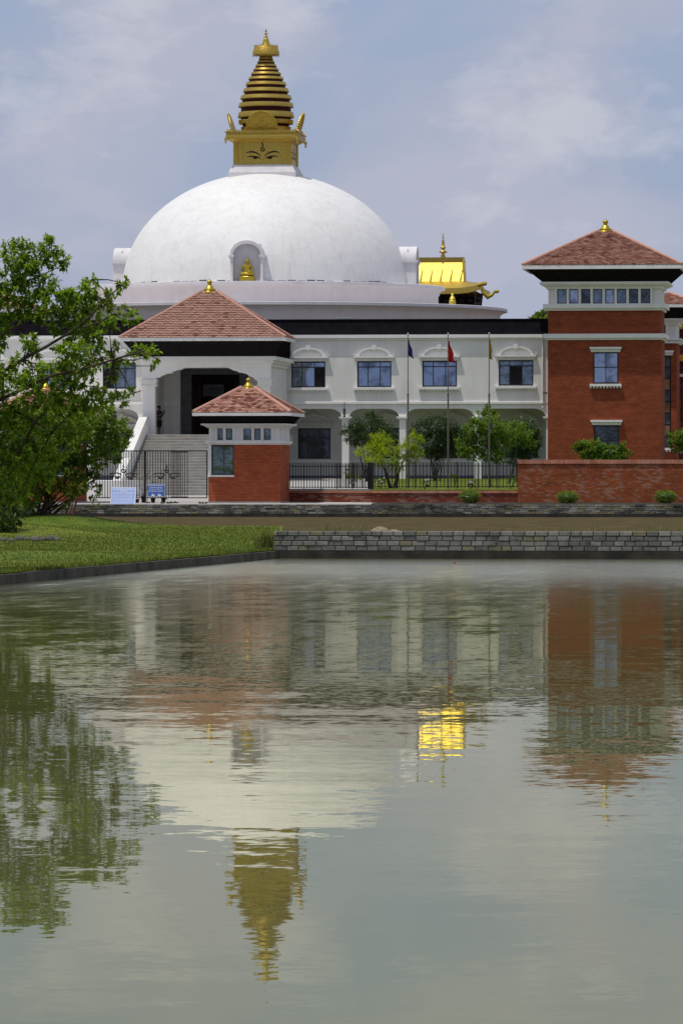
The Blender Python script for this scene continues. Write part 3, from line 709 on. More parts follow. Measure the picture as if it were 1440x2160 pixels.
m = MB(); m.box(xb - .35, xb - .05, PY + .7, HY - .31, zl - 2.4, PZ(773) - .01); m.box(X(524, iy), xb - .36, iy, iy + .4, zl, PZ(773) - .01)
m.build('inner_wall', M['white'], port)
m = MB(); m.box(xa + .36, X(381, iy), iy - .10, iy, Z(856, iy, 350), Z(847, iy, 350)); m.build('ledge', M['trim'], port)
m = MB(); m.box(X(381, iy) + .002, X(404, iy), iy - .05, iy + .5, zl, PZ(773) - .02); m.box(X(505, iy), X(524, iy) - .002, iy - .05, iy + .5, zl, PZ(773) - .02); m.box(X(404, iy) + .001, X(505, iy) - .001, iy - .05, iy + .5, Z(790, iy, 440), PZ(773) - .02)
dr = m.build('door_surround', M['door'], port)
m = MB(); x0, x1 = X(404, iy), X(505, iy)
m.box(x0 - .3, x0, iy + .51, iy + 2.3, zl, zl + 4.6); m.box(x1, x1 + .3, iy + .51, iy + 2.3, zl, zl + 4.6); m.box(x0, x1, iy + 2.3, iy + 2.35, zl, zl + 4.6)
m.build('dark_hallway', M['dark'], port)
m = MB()
for a, b in ((407, 416), (418, 424), (494, 502)): m.box(X(a, iy + .6), X(b, iy + .6), iy + .55, iy + .65, zl, Z(793, iy, 440))
m.build('door_leaf', M['timber'], port)
m = MB(); m.box(xa - .3, xb + .3, PY - 1.2, HY - .3, zl - .3, zl); m.build('landing', M['stair'], port)
ey0, ey1 = 277.9, 282.2
pavilion_roof(port, (X(252, ey0), X(602, ey0), ey0, ey1), Z(712, ey0, 430), Z(719, ey0, 430), (X(300, PY) - .25, X(571, PY) + .25, PY - .25, ey1 + 2), PZ(752), (X(427, 280), X(457, 280), 279.75, 280.35), Z(616, 280, 440), 26, .27, .06, finh=.80, finr=.42)
m = MB(); m.box(X(300, PY) - .1, X(571, PY) + .1, ey1 - .3, HY + .3, PZ(751.5), PZ(714)); m.build('roof_link', M['black'], port)
# notice hanging inside the hallway
m = MB(); by = iy + 2.25; m.box(X(428, by), X(472, by), by - .03, by, Z(836, by, 450), Z(811, by, 450))
bn = m.build('hanging_notice', plain('dim_notice', (.16, .16, .18), .7), None); tag(bn, 'grey notice board hanging in the dark doorway of the entrance', 'notice board')
m = MB()
for k in range(3): m.box(X(441, by), X(469 - 6 * (k == 2), by), by - .034, by - .031, Z(820 + 5 * k, by, 450), Z(818.2 + 5 * k, by, 450))
m.lathe([(.13, -.004), (.13, .0)], (X(434, by), by - .033, Z(823, by, 450)), 8)
m.build('lettering', plain('notice_ink', (.03, .03, .035), .7), bn)
# staircase
stair = thing('staircase', 'broad pale stone steps rising from the plaza to the entrance porch', 'staircase', (X(440, 274), 271, .8))
sx0, sx1 = X(311, 278.3), X(560, 278.3); m = MB(); ns = 21
for k in range(ns):
    y0 = 271.3 + 7.0 * k / ns; z1 = .92 + (zl - .92) * (k + 1) / ns - .001
    m.box(sx0, sx1, y0, y0 + 7.0 / ns + .02 if k < ns - 1 else 278.28, .5, z1 - .045)
    m.box(sx0 - .0, sx1 + .0, y0 - .045, y0 + 7.0 / ns - .047, z1 - .045 + .001, z1)
m.build('steps', M['stair'], stair)
def balus(x0, x1, flare, nm):
    m = MB(); top = lambda y: (.92 + (zl - .92) * (y - 271.3) / 7.0) + .93
    segs = [(271.0, 273.6), (273.6, 274.2), (274.2, 278.4)]
    for i, (a, b) in enumerate(segs):
        za, zb2_ = top(a), top(b)
        if i == 1: za = zb2_ = top(b) + .05
        fa, fb = flare * (278.4 - a) / 7.4, flare * (278.4 - b) / 7.4
        m.add([(x0 + fa, a, .5), (x1 + fa, a, .5), (x1 + fb, b, .5), (x0 + fb, b, .5), (x0 + fa, a, za), (x1 + fa, a, za), (x1 + fb, b, zb2_), (x0 + fb, b, zb2_)],
              [(0, 3, 2, 1), (4, 5, 6, 7), (0, 1, 5, 4), (1, 2, 6, 5), (2, 3, 7, 6), (3, 0, 4, 7)])
    m.box(x0, x1, 278.4, 279.4, .5, zl + 1.02)
    m.build(nm, M['stair'] if False else M['white'], stair)
balus(sx0 - .50, sx0 - .03, -.35, 'balustrade'); balus(sx1 + .03, sx1 + .5, .35, 'balustrade')

# ------------------------------------------------------------------ brick towers
TY = 286.0
def tower(name, label, Y, depth, refpx, wall, roofr, levels, wins, cler, cap, zc, rows):
    f = lambda py: Z(py, Y, refpx)
    t = thing(name, label, 'tower', ((X(wall[0], Y) + X(wall[1], Y)) / 2, Y, 1.5))
    x0, x1 = X(wall[0], Y), X(wall[1], Y); rc = (x0, x1, Y, Y + depth)
    m = MB(); m.body(x0, x1, Y, Y + depth, 1.2, f(levels['band0']), [(X(a, Y), X(b, Y), f(d), f(c)) for a, b, c, d in wins], .3); m.build('lower_brickwork', M['brick'], t)
    m = MB(); m.box(x0 + .02, x1 - .02, Y + .02, Y + depth - .02, f(levels['band1']) + .001, f(levels['sill0']) - .001); m.build('upper_brickwork', M['brick'], t)
    m = MB(); m.cornice(rc, [(f(levels['band0']) + .001, f(levels['band0'] - 4), .10), (f(levels['band0'] - 4) + .001, f(levels['band1']), .24)])
    m.build('band', M['trim'], t)
    m = MB(); m.cornice(rc, [(f(levels['sill0']), f(levels['sill0'] - 5), .10), (f(levels['sill0'] - 5) + .001, f(levels['sill1']), .26)]); m.build('sill_band', M['trim'], t)
    m = MB(); ch = [(X(a, Y), X(b, Y), f(levels['sill1']) + .03, f(levels['corn0']) - .02) for a, b in cler]
    m.body(x0 + .03, x1 - .03, Y + .03, Y + depth - .03, f(levels['sill1']) + .001, f(levels['corn0']) - .001, ch, .25); m.build('clerestory', M['white'], t)
    for i, h in enumerate(ch):
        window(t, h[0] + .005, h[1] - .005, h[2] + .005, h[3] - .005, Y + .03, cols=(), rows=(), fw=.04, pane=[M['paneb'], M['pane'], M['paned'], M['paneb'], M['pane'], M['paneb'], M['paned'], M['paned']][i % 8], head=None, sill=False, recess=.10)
    if cler:
        m = MB(); xs_ = [(ch[i][1] + ch[i + 1][0]) / 2 for i in range(len(ch) - 1)] + [ch[0][0] - .09, ch[-1][1] + .09]
        for x in xs_: m.box(x - .05, x + .05, Y - .10, Y + .03, f(levels['sill1']) + .002, f(levels['corn0']) - .002)
        m.build('mullion', M['trim'], t)
    m = MB(); m.cornice(rc, [(f(levels['corn0']), f(levels['corn0'] - 6), .10), (f(levels['corn0'] - 6) + .001, f(levels['corn0'] - 9), .28), (f(levels['corn0'] - 9) + .001, f(levels['corn1']), .44)]); m.build('cornice', M['trim'], t)
    ry0, ry1 = Y - 1.25, Y + depth + 1.25; ym = (ry0 + ry1) / 2
    fe = lambda py: Z(py, ry0, refpx)
    pavilion_roof(t, (X(roofr[0], ry0), X(roofr[1], ry0), ry0, ry1), fe(levels['eave']), fe(levels['fasc']), (x0 - .30, x1 + .30, Y - .30, Y + depth + .30), f(levels['corn1']) + .002,
                  (X(cap[0], ym), X(cap[1], ym), ym - .4, ym + .4), Z(zc, ym, refpx), rows, .27, .06, finh=.80 if name == 'brick_tower' else None, finr=.46)
    return t, f
cl = [(1174.5 + 25.2 * i, 1193.5 + 25.2 * i) for i in range(8)]
tw, TF = tower('brick_tower', 'tall red brick tower with white bands, high window row and tiled pyramid roof', TY, 4.6, 1270, (1154.5, 1393.5), (1101, 1437),
    dict(band0=717, band1=704, sill0=655, sill1=641, corn0=609, corn1=594.5, eave=559, fasc=567), [(1250, 1303, 743, 809), (1252, 1305, 897, 948)], cl, (1261, 1291), 489, 28)
window(tw, X(1250, TY) + .01, X(1303, TY) - .01, TF(809) + .01, TF(743) - .01, TY, cols=(.5,), rows=(.52,), pane=M['pane'], head='flat', fw=.06)
window(tw, X(1252, TY) + .01, X(1305, TY) - .01, TF(948) + .01, TF(897) - .01, TY, cols=(.5,), rows=(.35,), pane=M['paned'], head='flat', fw=.06)
rp, RF = tower('brick_pavilion', 'smaller brick pavilion peeping out behind the right side of the tall brick tower', 300, 4.4, 1400, (1318, 1426), (1262, 1478),
    dict(band0=724.5, band1=723, sill0=723, sill1=714, corn0=685, corn1=672, eave=642, fasc=648), [(1396, 1414, 750, 944)], [(1394, 1402)], (1345, 1409), 619, 9)
window(rp, X(1396, 300) + .01, X(1414, 300) - .01, RF(944) + .01, RF(750) - .01, 300, cols=(), rows=[i / 8 for i in range(1, 8)], pane=M['paneb'], head='flat', fw=.07, head_w=.17)
m = MB()
for r in (2, 4, 6):
    m.box(X(1397.5, 300), X(1413, 300), 300.135, 300.145, RF(750 + 24.25 * r + 23), RF(750 + 24.25 * r + 2))
m.build('orange_pane', M['paneo'], rp)  # amber coloured panes in some of the rows
gwg = thing('glazed_wing', 'glazed stair wing with stacked panes at the far right edge', 'building', (X(1450, 306), 306, 1.5))
f6 = lambda py: Z(py, 306, 1440)
m = MB(); gh = (X(1427, 306), X(1438, 306), f6(950), f6(797)); m.body(X(1424, 306), X(1500, 306), 306, 309, 1.2, f6(795), [gh], .2); m.build('wall', M['brick'], gwg)
window(gwg, gh[0] + .01, gh[1] - .01, gh[2] + .01, gh[3] - .01, 306, cols=(), rows=[i / 7 for i in range(1, 7)], pane=M['paneb'], head=None, sill=True, fw=.06)
m = MB()
for r in (2, 3, 4): m.box(gh[0] + .08, gh[1] - .08, 306.135, 306.145, f6(797 + 21.9 * r + 20), f6(797 + 21.9 * r + 2))
m.build('orange_pane', M['paneo'], gwg)  # amber coloured panes in the middle rows
m = MB(); m.box(X(1422, 306), X(1500, 306), 305.7, 309.1, f6(795) + .001, f6(789)); m.build('coping', M['trim'], gwg)
rt = thing('maroon_temple', 'dark maroon temple wall with a gold fringe behind the glazed wing', 'temple', (X(1500, 318), 318, 1.5))
f7 = lambda py: Z(py, 318, 1440)
m = MB(); m.box(X(1424, 318), X(1560, 318), 318, 326, 1.2, f7(676)); m.build('wall', M['maroon'], rt)
m = MB()
for k in range(24): m.box(X(1426 + k * 5, 318), X(1429.6 + k * 5, 318), 317.85, 318, f7(762), f7(748))
m.build('gold_fringe', plain('orange_fringe', (.42, .17, .03), .6), rt)
m = MB(); m.box(X(1424, 318), X(1560, 318), 317.9, 318, f7(694), f7(684)); m.build('gold_frieze', M['goldd'], rt)
lp = thing('roof_pavilion', 'red tiled pavilion roof rising behind the leafy branches at the far left', 'pavilion', (X(-70, 292), 292, HZ(700)))
f8 = lambda py: Z(py, 291, 0)
m = MB(); m.box(X(-200, 292), X(20, 292), 292, 297, HZ(700), f8(684)); m.build('wall', M['white'], lp)
pavilion_roof(lp, (X(-260, 290.5), X(62, 290.5), 290.5, 298.5), f8(652), f8(660), (X(-200, 292), X(30, 292), 291.7, 297.2), f8(684), (X(-115, 294), X(-85, 294), 294.1, 294.9), f8(575), 26, .27, .045, finh=.8, finr=.46)

# ------------------------------------------------------------------ stupa
DY = 323.0; DX = X(561, DY); DS = SCL(DY)
def DZ(py): return Z(py, DY, 561)
def RZ(py, r): return EYE + (DY - r) / CT * (HOR - py) / F * .9985
stupa = thing('stupa', 'great white domed stupa with golden eyed spire rising behind the hall', 'stupa', (DX, DY, 6))
c0 = (DX, DY, 0)
z14 = RZ(591, 11.7); z12 = RZ(634, 15.76)
m = MB(); m.lathe([(15.2, 6), (15.2, z12 - .75), (15.28, z12 - .62), (15.30, z12 - .42), (15.55, z12 - .26), (15.62, z12 - .22)], c0, 128); m.build('lower_tier', M['drum'], stupa, True)
m = MB(); m.lathe([(15.60, z12 - .24), (15.76, z12 - .20), (15.76, z12 - .02), (15.72, z12), (11.0, z12)], c0, 128); shade_auto(m.build('lower_rim', M['rim'], stupa))
m = MB(); m.lathe([(11.25, z12), (11.25, z14 - .62), (11.33, z14 - .5), (11.36, z14 - .34), (11.52, z14 - .22), (11.58, z14 - .18)], c0, 128); m.build('upper_tier', M['drum'], stupa, True)
m = MB(); m.lathe([(11.56, z14 - .20), (11.70, z14 - .17), (11.70, z14 - .02), (11.67, z14), (8.6, z14)], c0, 128); shade_auto(m.build('upper_rim', M['rim'], stupa))
zd = z14; RH = 9.36; RV = DZ(364.5) - zd
prof = [(RH * math.cos(q), zd + RV * math.sin(q)) for q in [math.pi / 2 * k / 48 for k in range(49)]]
# dark joint of flashing strips along the foot of the dome
m = MB(); m.lathe([(RH + .03, zd - .05)] + prof[:-1] + [(.01, zd + RV)], c0, 128); m.build('dome', M['dome'], stupa, True)
m = MB()
for k in range(96):
    if R.random() < .2: continue
    a0 = 2 * math.pi * k / 96; a1 = a0 + 2 * math.pi / 96 * .86; rr = RH + .42 + R.uniform(-.05, .05)
    h = R.uniform(.05, .10)
    P_ = [(DX + rr * math.cos(a), DY + rr * math.sin(a), zd + z) for z in (h + .02, h + R.uniform(.03, .1)) for a in (a0, a1)]
    m.add([P_[0], P_[1], P_[3], P_[2]], [(0, 1, 2, 3)])
    m.add([P_[0], P_[1], (DX + (rr + .12) * math.cos(a1), DY + (rr + .12) * math.sin(a1), zd + .02), (DX + (rr + .12) * math.cos(a0), DY + (rr + .12) * math.sin(a0), zd + .02)], [(0, 1, 2, 3)])
m.build('flashing', M['door'], stupa)
# four niches: barrel vault on piers, radiating from the dome
def niche():
    yo = -9.94; N = 20; z0 = zd; zsp = 2.07 - EYE + RZ(535, 9.94); ho = RZ(505, 9.94) - zsp; hi = RZ(512, 9.94) - zsp; ro, ri = 1.05, .88
    m = MB(); yi = DY + yo; cx = DX
    out = [(cx - ro * math.cos(math.pi * i / N), zsp + ho * math.sin(math.pi * i / N)) for i in range(N + 1)]
    inn = [(cx - ri * math.cos(math.pi * i / N), zsp + hi * math.sin(math.pi * i / N)) for i in range(N + 1)]
    for i in range(N):
        (a, b), (c, d) = out[i], out[i + 1]; (e, f), (g_, h) = inn[i], inn[i + 1]
        m.add([(a, yi, b), (c, yi, d), (g_, yi, h), (e, yi, f)], [(0, 3, 2, 1)])
        m.add([(a, yi, b), (c, yi, d), (c, DY - 6.5, d), (a, DY - 6.5, b)], [(0, 1, 2, 3)])
        m.add([(e, yi, f), (g_, yi, h), (g_, yi + .56, h), (e, yi + .56, f)], [(0, 3, 2, 1)])
    for s in (-1, 1):
        xa_, xb_ = sorted((cx + s * ri, cx + s * (ro - .02))); m.box(xa_, xb_, yi, DY - 7.6, z0, zsp)
    m.box(cx - ri, cx + ri, yi + .56, yi + .60, z0, zsp + hi)
    n = m.build('niche', M['rim'], stupa)
    m = MB()
    for s in (-1, 1):
        xa_, xb_ = sorted((cx + s * (ri - .08), cx + s * (ro + .12))); m.box(xa_, xb_, yi - .10, DY - 8, zsp - .16, zsp - .02)
        xa_, xb_ = sorted((cx + s * (ri - .03), cx + s * (ro + .05))); m.box(xa_, xb_, yi - .04, DY - 8, zsp - .26, zsp - .161)
    m.build('capital', M['rim'], n)
    return n
n0 = niche()
for k in (1, 2, 3):
    n_ = n0.copy(); COL.objects.link(n_); n_.parent = stupa; n_.rotation_euler = (0, 0, k * math.pi / 2)
    for ch in n0.children: c_ = ch.copy(); COL.objects.link(c_); c_.parent = n_
# harmika
zb0, zb1, zc0, zc1 = DZ(350), DZ(299), DZ(298), DZ(281)
m = MB(); m.box(DX - 2.2, DX + 2.2, DY - 2.2, DY + 2.2, DZ(390), DZ(367.5)); m.frust((DX - 2.2, DX + 2.2, DY - 2.2, DY + 2.2), DZ(367.5) + .001, (DX - 1.93, DX + 1.93, DY - 1.93, DY + 1.93), DZ(351)); m.build('harmika_plinth', M['rim'], stupa)
hb = 1.86
m = MB(); m.box(DX - hb + .04, DX + hb - .04, DY - hb + .04, DY + hb - .04, DZ(352), zb1); harm = m.build('harmika', M['gold'], stupa)
for k in range(4):
    m = MB(); rot = Matrix.Rotation(k * math.pi / 2, 3, 'Z')
    def rb(x0, x1, y0, y1, z0, z1):
        b = MB(); b.box(x0, x1, y0, y1, z0, z1); m.add([tuple(rot @ Vector(p) + Vector((DX, DY, 0))) for p in b.v], b.f)
    for s in (-1, 1):
        xa_, xb_ = sorted((s * (hb + .02), s * (hb - .28))); rb(xa_, xb_, -hb - .03, -hb + .06, DZ(351), zb1)
        xa_, xb_ = sorted((s * (hb - .30), s * (hb - .55))); rb(xa_, xb_, -hb + .0, -hb + .06, DZ(351), zb1)
    for q in range(9):
        for s in (-1, 1):
            x = s * (hb - .13); z = DZ(350) + .1 + q * .17; rb(x - .09, x + .09, -hb - .06, -hb - .03, z, z + .10)
    m.build('carved_pilaster', M['goldr'], harm)
m = MB(); m.frust((DX - hb, DX + hb, DY - hb, DY + hb), zb1 - .15, (DX - 2.25, DX + 2.25, DY - 2.25, DY + 2.25), zc0 + .06)
m.build('canopy_soffit', M['gold'], stupa)
m = MB(); cw = 2.34; m.frust((DX - cw, DX + cw, DY - cw, DY + cw), zc0 + .0, (DX - cw + .05, DX + cw - .05, DY - cw + .05, DY + cw - .05), zc1)
can = m.build('canopy', M['goldr'], stupa)
m = MB()
for k in range(4):
    rot = Matrix.Rotation(k * math.pi / 2, 3, 'Z'); nn = 30
    for i in range(nn):
        x = -cw + .08 + (2 * cw - .16) * i / nn; w = (2 * cw - .16) / nn
        P_ = [(x, -cw + .03, zc1 - .01), (x + w * .8, -cw + .03, zc1 - .01), (x + w * .4, -cw + .03, zc1 + .14), (x, -cw + .09, zc1 - .01), (x + w * .8, -cw + .09, zc1 - .01), (x + w * .4, -cw + .09, zc1 + .14)]
        m.add([tuple(rot @ Vector(p) + Vector((DX, DY, 0))) for p in P_], [(0, 1, 2), (5, 4, 3), (0, 2, 5, 3), (1, 4, 5, 2)])
    for z_, h_ in ((zc0 + .02, .06), (zc1 - .10, .06)):
        b = MB(); b.box(-cw - .04, cw + .04, -cw - .04, -cw + .06, z_, z_ + h_); m.add([tuple(rot @ Vector(p) + Vector((DX, DY, 0))) for p in b.v], b.f)
    for i in range(22):
        x = -cw + .12 + (2 * cw - .24) * (i + .5) / 22; b = MB()
        b.add([(x - .08, -cw - .01, zc0 + .25), (x, -cw - .05, zc0 + .12), (x + .08, -cw - .01, zc0 + .25), (x, -cw - .05, zc0 + .38)], [(0, 1, 2, 3)])
        m.add([tuple(rot @ Vector(p) + Vector((DX, DY, 0))) for p in b.v], b.f)
    # corner pendant
    b = MB(); b.lathe([(.01, 0), (.07, .1), (.05, .2), (.10, .3), (.06, .45)], (-cw, -cw, zc0 - .32), 8); m.add([tuple(rot @ Vector(p) + Vector((DX, DY, 0))) for p in b.v], b.f)
m.build('cresting', M['gold'], can)
# painted eyes, brows and nose curl on the front face (and the same on the other faces)
def eyept(cx, cy):      # crop pixel -> front face
    px, py = 440 + cx * .18056, 40 + cy * .18056
    return (X(px, DY - hb), Z(py, DY - hb, px))
def stroke(mb, pts, ws, y):
    for i in range(len(pts) - 1):
        (x0, z0), (x1, z1) = pts[i], pts[i + 1]; dx, dz = x1 - x0, z1 - z0; l = math.hypot(dx, dz) or 1; nx_, nz_ = -dz / l, dx / l; a, b = ws[i] / 2, ws[i + 1] / 2
        mb.add([(x0 - nx_ * a, y, z0 - nz_ * a), (x1 - nx_ * b, y, z1 - nz_ * b), (x1 + nx_ * b, y, z1 + nz_ * b), (x0 + nx_ * a, y, z0 + nz_ * a)], [(0, 1, 2, 3)])
m = MB(); yf = DY - hb + .04 - .012
def st(pts, ws): stroke(m, [eyept(*p) for p in pts], [w / 180.6 * 1.35 for w in ws], yf)
st([(432, 1568), (460, 1555), (500, 1550), (545, 1558), (585, 1580), (610, 1602)], [4, 9, 13, 12, 9, 5])
st([(650, 1602), (675, 1578), (715, 1557), (765, 1547), (805, 1552), (830, 1566)], [5, 9, 12, 13, 9, 4])
st([(445, 1612), (480, 1608), (510, 1604), (545, 1610), (580, 1612), (600, 1632)], [4, 7, 12, 12, 10, 5])
st([(660, 1630), (680, 1612), (715, 1610), (750, 1600), (785, 1602), (815, 1608)], [5, 10, 12, 12, 7, 4])
st([(520, 1620), (545, 1622), (570, 1620)], [14, 22, 12]); st([(690, 1622), (715, 1624), (740, 1616)], [12, 22, 14])
st([(628, 1435), (622, 1455), (636, 1470), (632, 1490), (615, 1505), (610, 1525), (622, 1543), (642, 1543), (654, 1530), (648, 1512), (634, 1508), (626, 1520)], [8, 10, 10, 10, 10, 10, 10, 10, 10, 9, 8, 5])
e0 = m.build('painted_eyes', M['eye'], harm)
for k in (1, 2, 3):
    e_ = e0.copy(); COL.objects.link(e_); e_.parent = harm
    e_.rotation_euler = (0, 0, k * math.pi / 2)
# halo shields leaning out over the canopy
def shield():
    m = MB(); N = 24; a_, h_ = 1.03, 1.28; lean = math.tan(rad(17)); y0 = DY - 2.05
    def P(u, v, off=0): return (DX + u, y0 - v * lean - off, zc1 + v)
    rim = [(a_ * math.cos(math.pi * i / N), h_ * math.sin(math.pi * i / N) ** .85) for i in range(N + 1)]
    o = len(m.v); m.add([P(u, v, .04) for u, v in rim] + [P(u, v, -.04) for u, v in rim], [tuple(range(N + 1)), tuple(range(2 * N + 1, N, -1))] + [(i, i + N + 1, i + N + 2, i + 1) for i in range(N)])
    s_ = m.build('halo_shield', M['goldr'], stupa)
    m = MB()
    for i in range(N + 1):
        u, v = rim[i]; p = P(u * .97, v * .97, .05); m.ell(p, (.075, .06, .085), 7, 5)
    for u, v, r in ((0, .35, .16), (0, .60, .10), (0, .78, .05), (-.33, .42, .09), (.33, .42, .09), (-.2, .3, .08), (.2, .3, .08)): m.ell(P(u, v, .05), (r, .05, r), 8, 5)
    m.build('relief', M['goldf'], s_); return s_
s0 = shield()
for k in (1, 2, 3):
    s_ = s0.copy(); COL.objects.link(s_); s_.parent = stupa; s_.rotation_euler = (0, 0, k * math.pi / 2)
    for ch in s0.children: c_ = ch.copy(); COL.objects.link(c_); c_.parent = s_
# thirteen rings
rings = [(273, 52), (258, 57), (243, 59), (222.5, 58), (206, 54), (191, 48.3), (177.3, 42.8), (165.5, 37), (155.4, 31.8), (146.4, 26.8), (138.3, 22.2), (130.3, 18.4), (123.8, 15)]
core = [(1.42, zc1 - .05)]
for i, (py, hw) in enumerate(rings):
    r = hw / DS; zc_ = DZ(py); sp = (rings[i][0] - rings[i + 1][0]) if i < 12 else 6.5; hh = sp / DS * .29
    tp = .045 if i > 1 else -.03
    m = MB(); m.lathe([(r * .80, zc_ - hh), (r, zc_ - hh), (r + .015, zc_ - hh * .6), (r - tp, zc_ + hh), (r * .80, zc_ + hh)], c0, 48)
    shade_auto(m.build('ring', M['gold'], stupa), 30); core.append((r * .90, zc_))
core += [(13.5 / DS, DZ(119)), (.1, DZ(117))]
m = MB(); m.lathe(core, c0, 48); m.build('ring_core', M['maroon'], stupa, True)
m = MB(); k_ = 1 / DS
m.lathe([(14 * k_, DZ(122)), (13.2 * k_, DZ(119)), (14 * k_, DZ(115)), (16 * k_, DZ(112)), (18 * k_, DZ(111)), (27.5 * k_, DZ(113))], c0, 40); m.build('crown_neck', M['goldf'], stupa, True)
m = MB(); m.lathe([(27 * k_, DZ(116.5)), (28.2 * k_, DZ(116)), (28.2 * k_, DZ(110)), (26, ) and (26.6 * k_, DZ(106)), (25.5 * k_, DZ(100)), (24.6 * k_, DZ(98.5)), (22 * k_, DZ(98)), (9 * k_, DZ(94))], c0, 48)
cr = shade_auto(m.build('crown', M['goldr'], stupa), 40)
m = MB()
for i in range(36):
    a = 2 * math.pi * i / 36; ca, sa = math.cos(a), math.sin(a)
    for rr, z_, s_ in ((25 * k_, DZ(98.5), .14), (28 * k_, DZ(117), -.08)):
        m.add([(DX + rr * math.cos(a - .06), DY + rr * math.sin(a - .06), z_), (DX + rr * math.cos(a + .06), DY + rr * math.sin(a + .06), z_), (DX + rr * ca, DY + rr * sa, z_ + s_), (DX + rr * .95 * ca, DY + rr * .95 * sa, z_)], [(0, 1, 2), (1, 3, 2), (3, 0, 2)])
m.build('cresting', M['gold'], cr)
m = MB(); m.lathe([(9.5 * k_, DZ(95)), (8.6 * k_, DZ(92.5)), (7.4 * k_, DZ(90)), (6.3 * k_, DZ(86)), (5.2 * k_, DZ(82)), (3.6 * k_, DZ(80)), (1.6 * k_, DZ(79.2)), (1.6 * k_, DZ(78.2)), (5 * k_, DZ(77.4)), (5 * k_, DZ(76.4)), (1.6 * k_, DZ(75.4)), (1.3 * k_, DZ(73.5)),
    (3.2 * k_, DZ(72)), (3.4 * k_, DZ(70.4)), (1.5 * k_, DZ(69.2)), (1.2 * k_, DZ(68)), (2.5 * k_, DZ(66.8)), (1.1 * k_, DZ(65.6)), (1.7 * k_, DZ(64)), (1.6 * k_, DZ(62.5)), (.5 * k_, DZ(61)), (0, DZ(60.4))], c0, 20)
m.build('pinnacle', M['goldf'], stupa, True)

# ------------------------------------------------------------------ skinned figures
def skin(verts, edges, radii, sub=2):
    me = bpy.data.meshes.new('tmp'); me.from_pydata(verts, edges, []); ob = bpy.data.objects.new('tmp', me); COL.objects.link(ob)
    ob.modifiers.new('s', 'SKIN'); sv = me.skin_vertices[0].data
    for i, r in enumerate(radii): sv[i].radius = (r, r) if not isinstance(r, tuple) else r
    sv[0].use_root = True
    su = ob.modifiers.new('u', 'SUBSURF'); su.levels = su.render_levels = sub
    dg = bpy.context.evaluated_depsgraph_get(); ev = ob.evaluated_get(dg); m2 = bpy.data.meshes.new_from_object(ev)
    mb = MB(); mb.v = [tuple(v.co) for v in m2.vertices]; mb.f = [tuple(p.vertices) for p in m2.polygons]
    bpy.data.objects.remove(ob); bpy.data.meshes.remove(m2); return mb
def place(mb, loc, rz=0, s=1):
    r = Matrix.Rotation(rz, 3, 'Z'); mb.v = [tuple(r @ (Vector(p) * s) + Vector(loc)) for p in mb.v]; return mb
# gilt statue in the front niche
sy = DY - 9.66; sl = (X(521.5, sy), sy, z14 + .42)
bu = thing('gilt_statue', 'gilt seated meditating figure on a lotus base in the dome niche', 'statue', (sl[0], sl[1], z14))
V_ = [(0, 0, .14), (0, 0, .34), (0, 0, .56), (0, 0, .72), (0, -.01, .85), (0, 0, .96), (0, .01, 1.08), (.26, 0, .62), (.35, -.03, .33), (.12, -.24, .20), (-.26, 0, .62), (-.36, -.02, .32), (-.27, -.26, .48), (.42, -.10, .10), (-.10, -.30, .08), (-.42, -.10, .10), (.12, -.28, .12), (-.25, -.29, .60)]
E_ = [(0, 1), (1, 2), (2, 3), (3, 4), (4, 5), (5, 6), (2, 7), (7, 8), (8, 9), (2, 10), (10, 11), (11, 12), (0, 13), (13, 14), (0, 15), (15, 16), (12, 17)]
R_ = [.19, .15, .18, .08, .16, .14, .05, .085, .06, .045, .085, .06, .045, .12, .06, .12, .06, .035]
fg = skin(V_, E_, R_); fg.ell((0, -.01, .90), (.125, .13, .165), 12, 8); fg.ell((0, .01, 1.06), (.06, .06, .07), 8, 6); place(fg, sl).build('figure', M['goldf'], bu, True)
m = MB(); m.ell((sl[0], sl[1], z14 + .34), (.50, .32, .08), 18, 8); m.ell((sl[0], sl[1], z14 + .10), (.55, .34, .09), 18, 8); m.box(sl[0] - .47, sl[0] + .47, sl[1] - .36, sl[1] + .36, z14 + .10, z14 + .33); m.build('lotus_base', M['goldf'], bu)
# visitor with a phone
py_ = 281.6; pl = (X(335.5, py_), py_, zl + .0)
pe = thing('person', 'person in dark shirt and shorts standing on the porch landing, looking at a phone', 'person', pl)
V_ = [(0, 0, .88), (0, 0, 1.02), (0, 0, 1.22), (0, .01, 1.39), (0, -.02, 1.455), (0, -.045, 1.53), (0, -.04, 1.60),
      (-.10, 0, .82), (-.11, -.03, .46), (-.11, .02, .09), (-.12, -.15, .035), (.10, 0, .82), (.11, .02, .46), (.12, .06, .09), (.14, -.11, .035),
      (-.19, 0, 1.34), (-.24, -.03, 1.07), (-.10, -.28, 1.19), (-.06, -.33, 1.24), (.19, 0, 1.34), (.23, -.05, 1.07), (.06, -.30, 1.22), (.02, -.35, 1.28)]
E_ = [(0, 1), (1, 2), (2, 3), (3, 4), (4, 5), (5, 6), (0, 7), (7, 8), (8, 9), (9, 10), (0, 11), (11, 12), (12, 13), (13, 14), (2, 15), (15, 16), (16, 17), (17, 18), (2, 19), (19, 20), (20, 21), (21, 22)]
R_ = [.14, .12, .15, .06, .05, .085, .075, .09, .06, .038, .035, .09, .06, .038, .035, .055, .04, .028, .03, .055, .04, .028, .03]
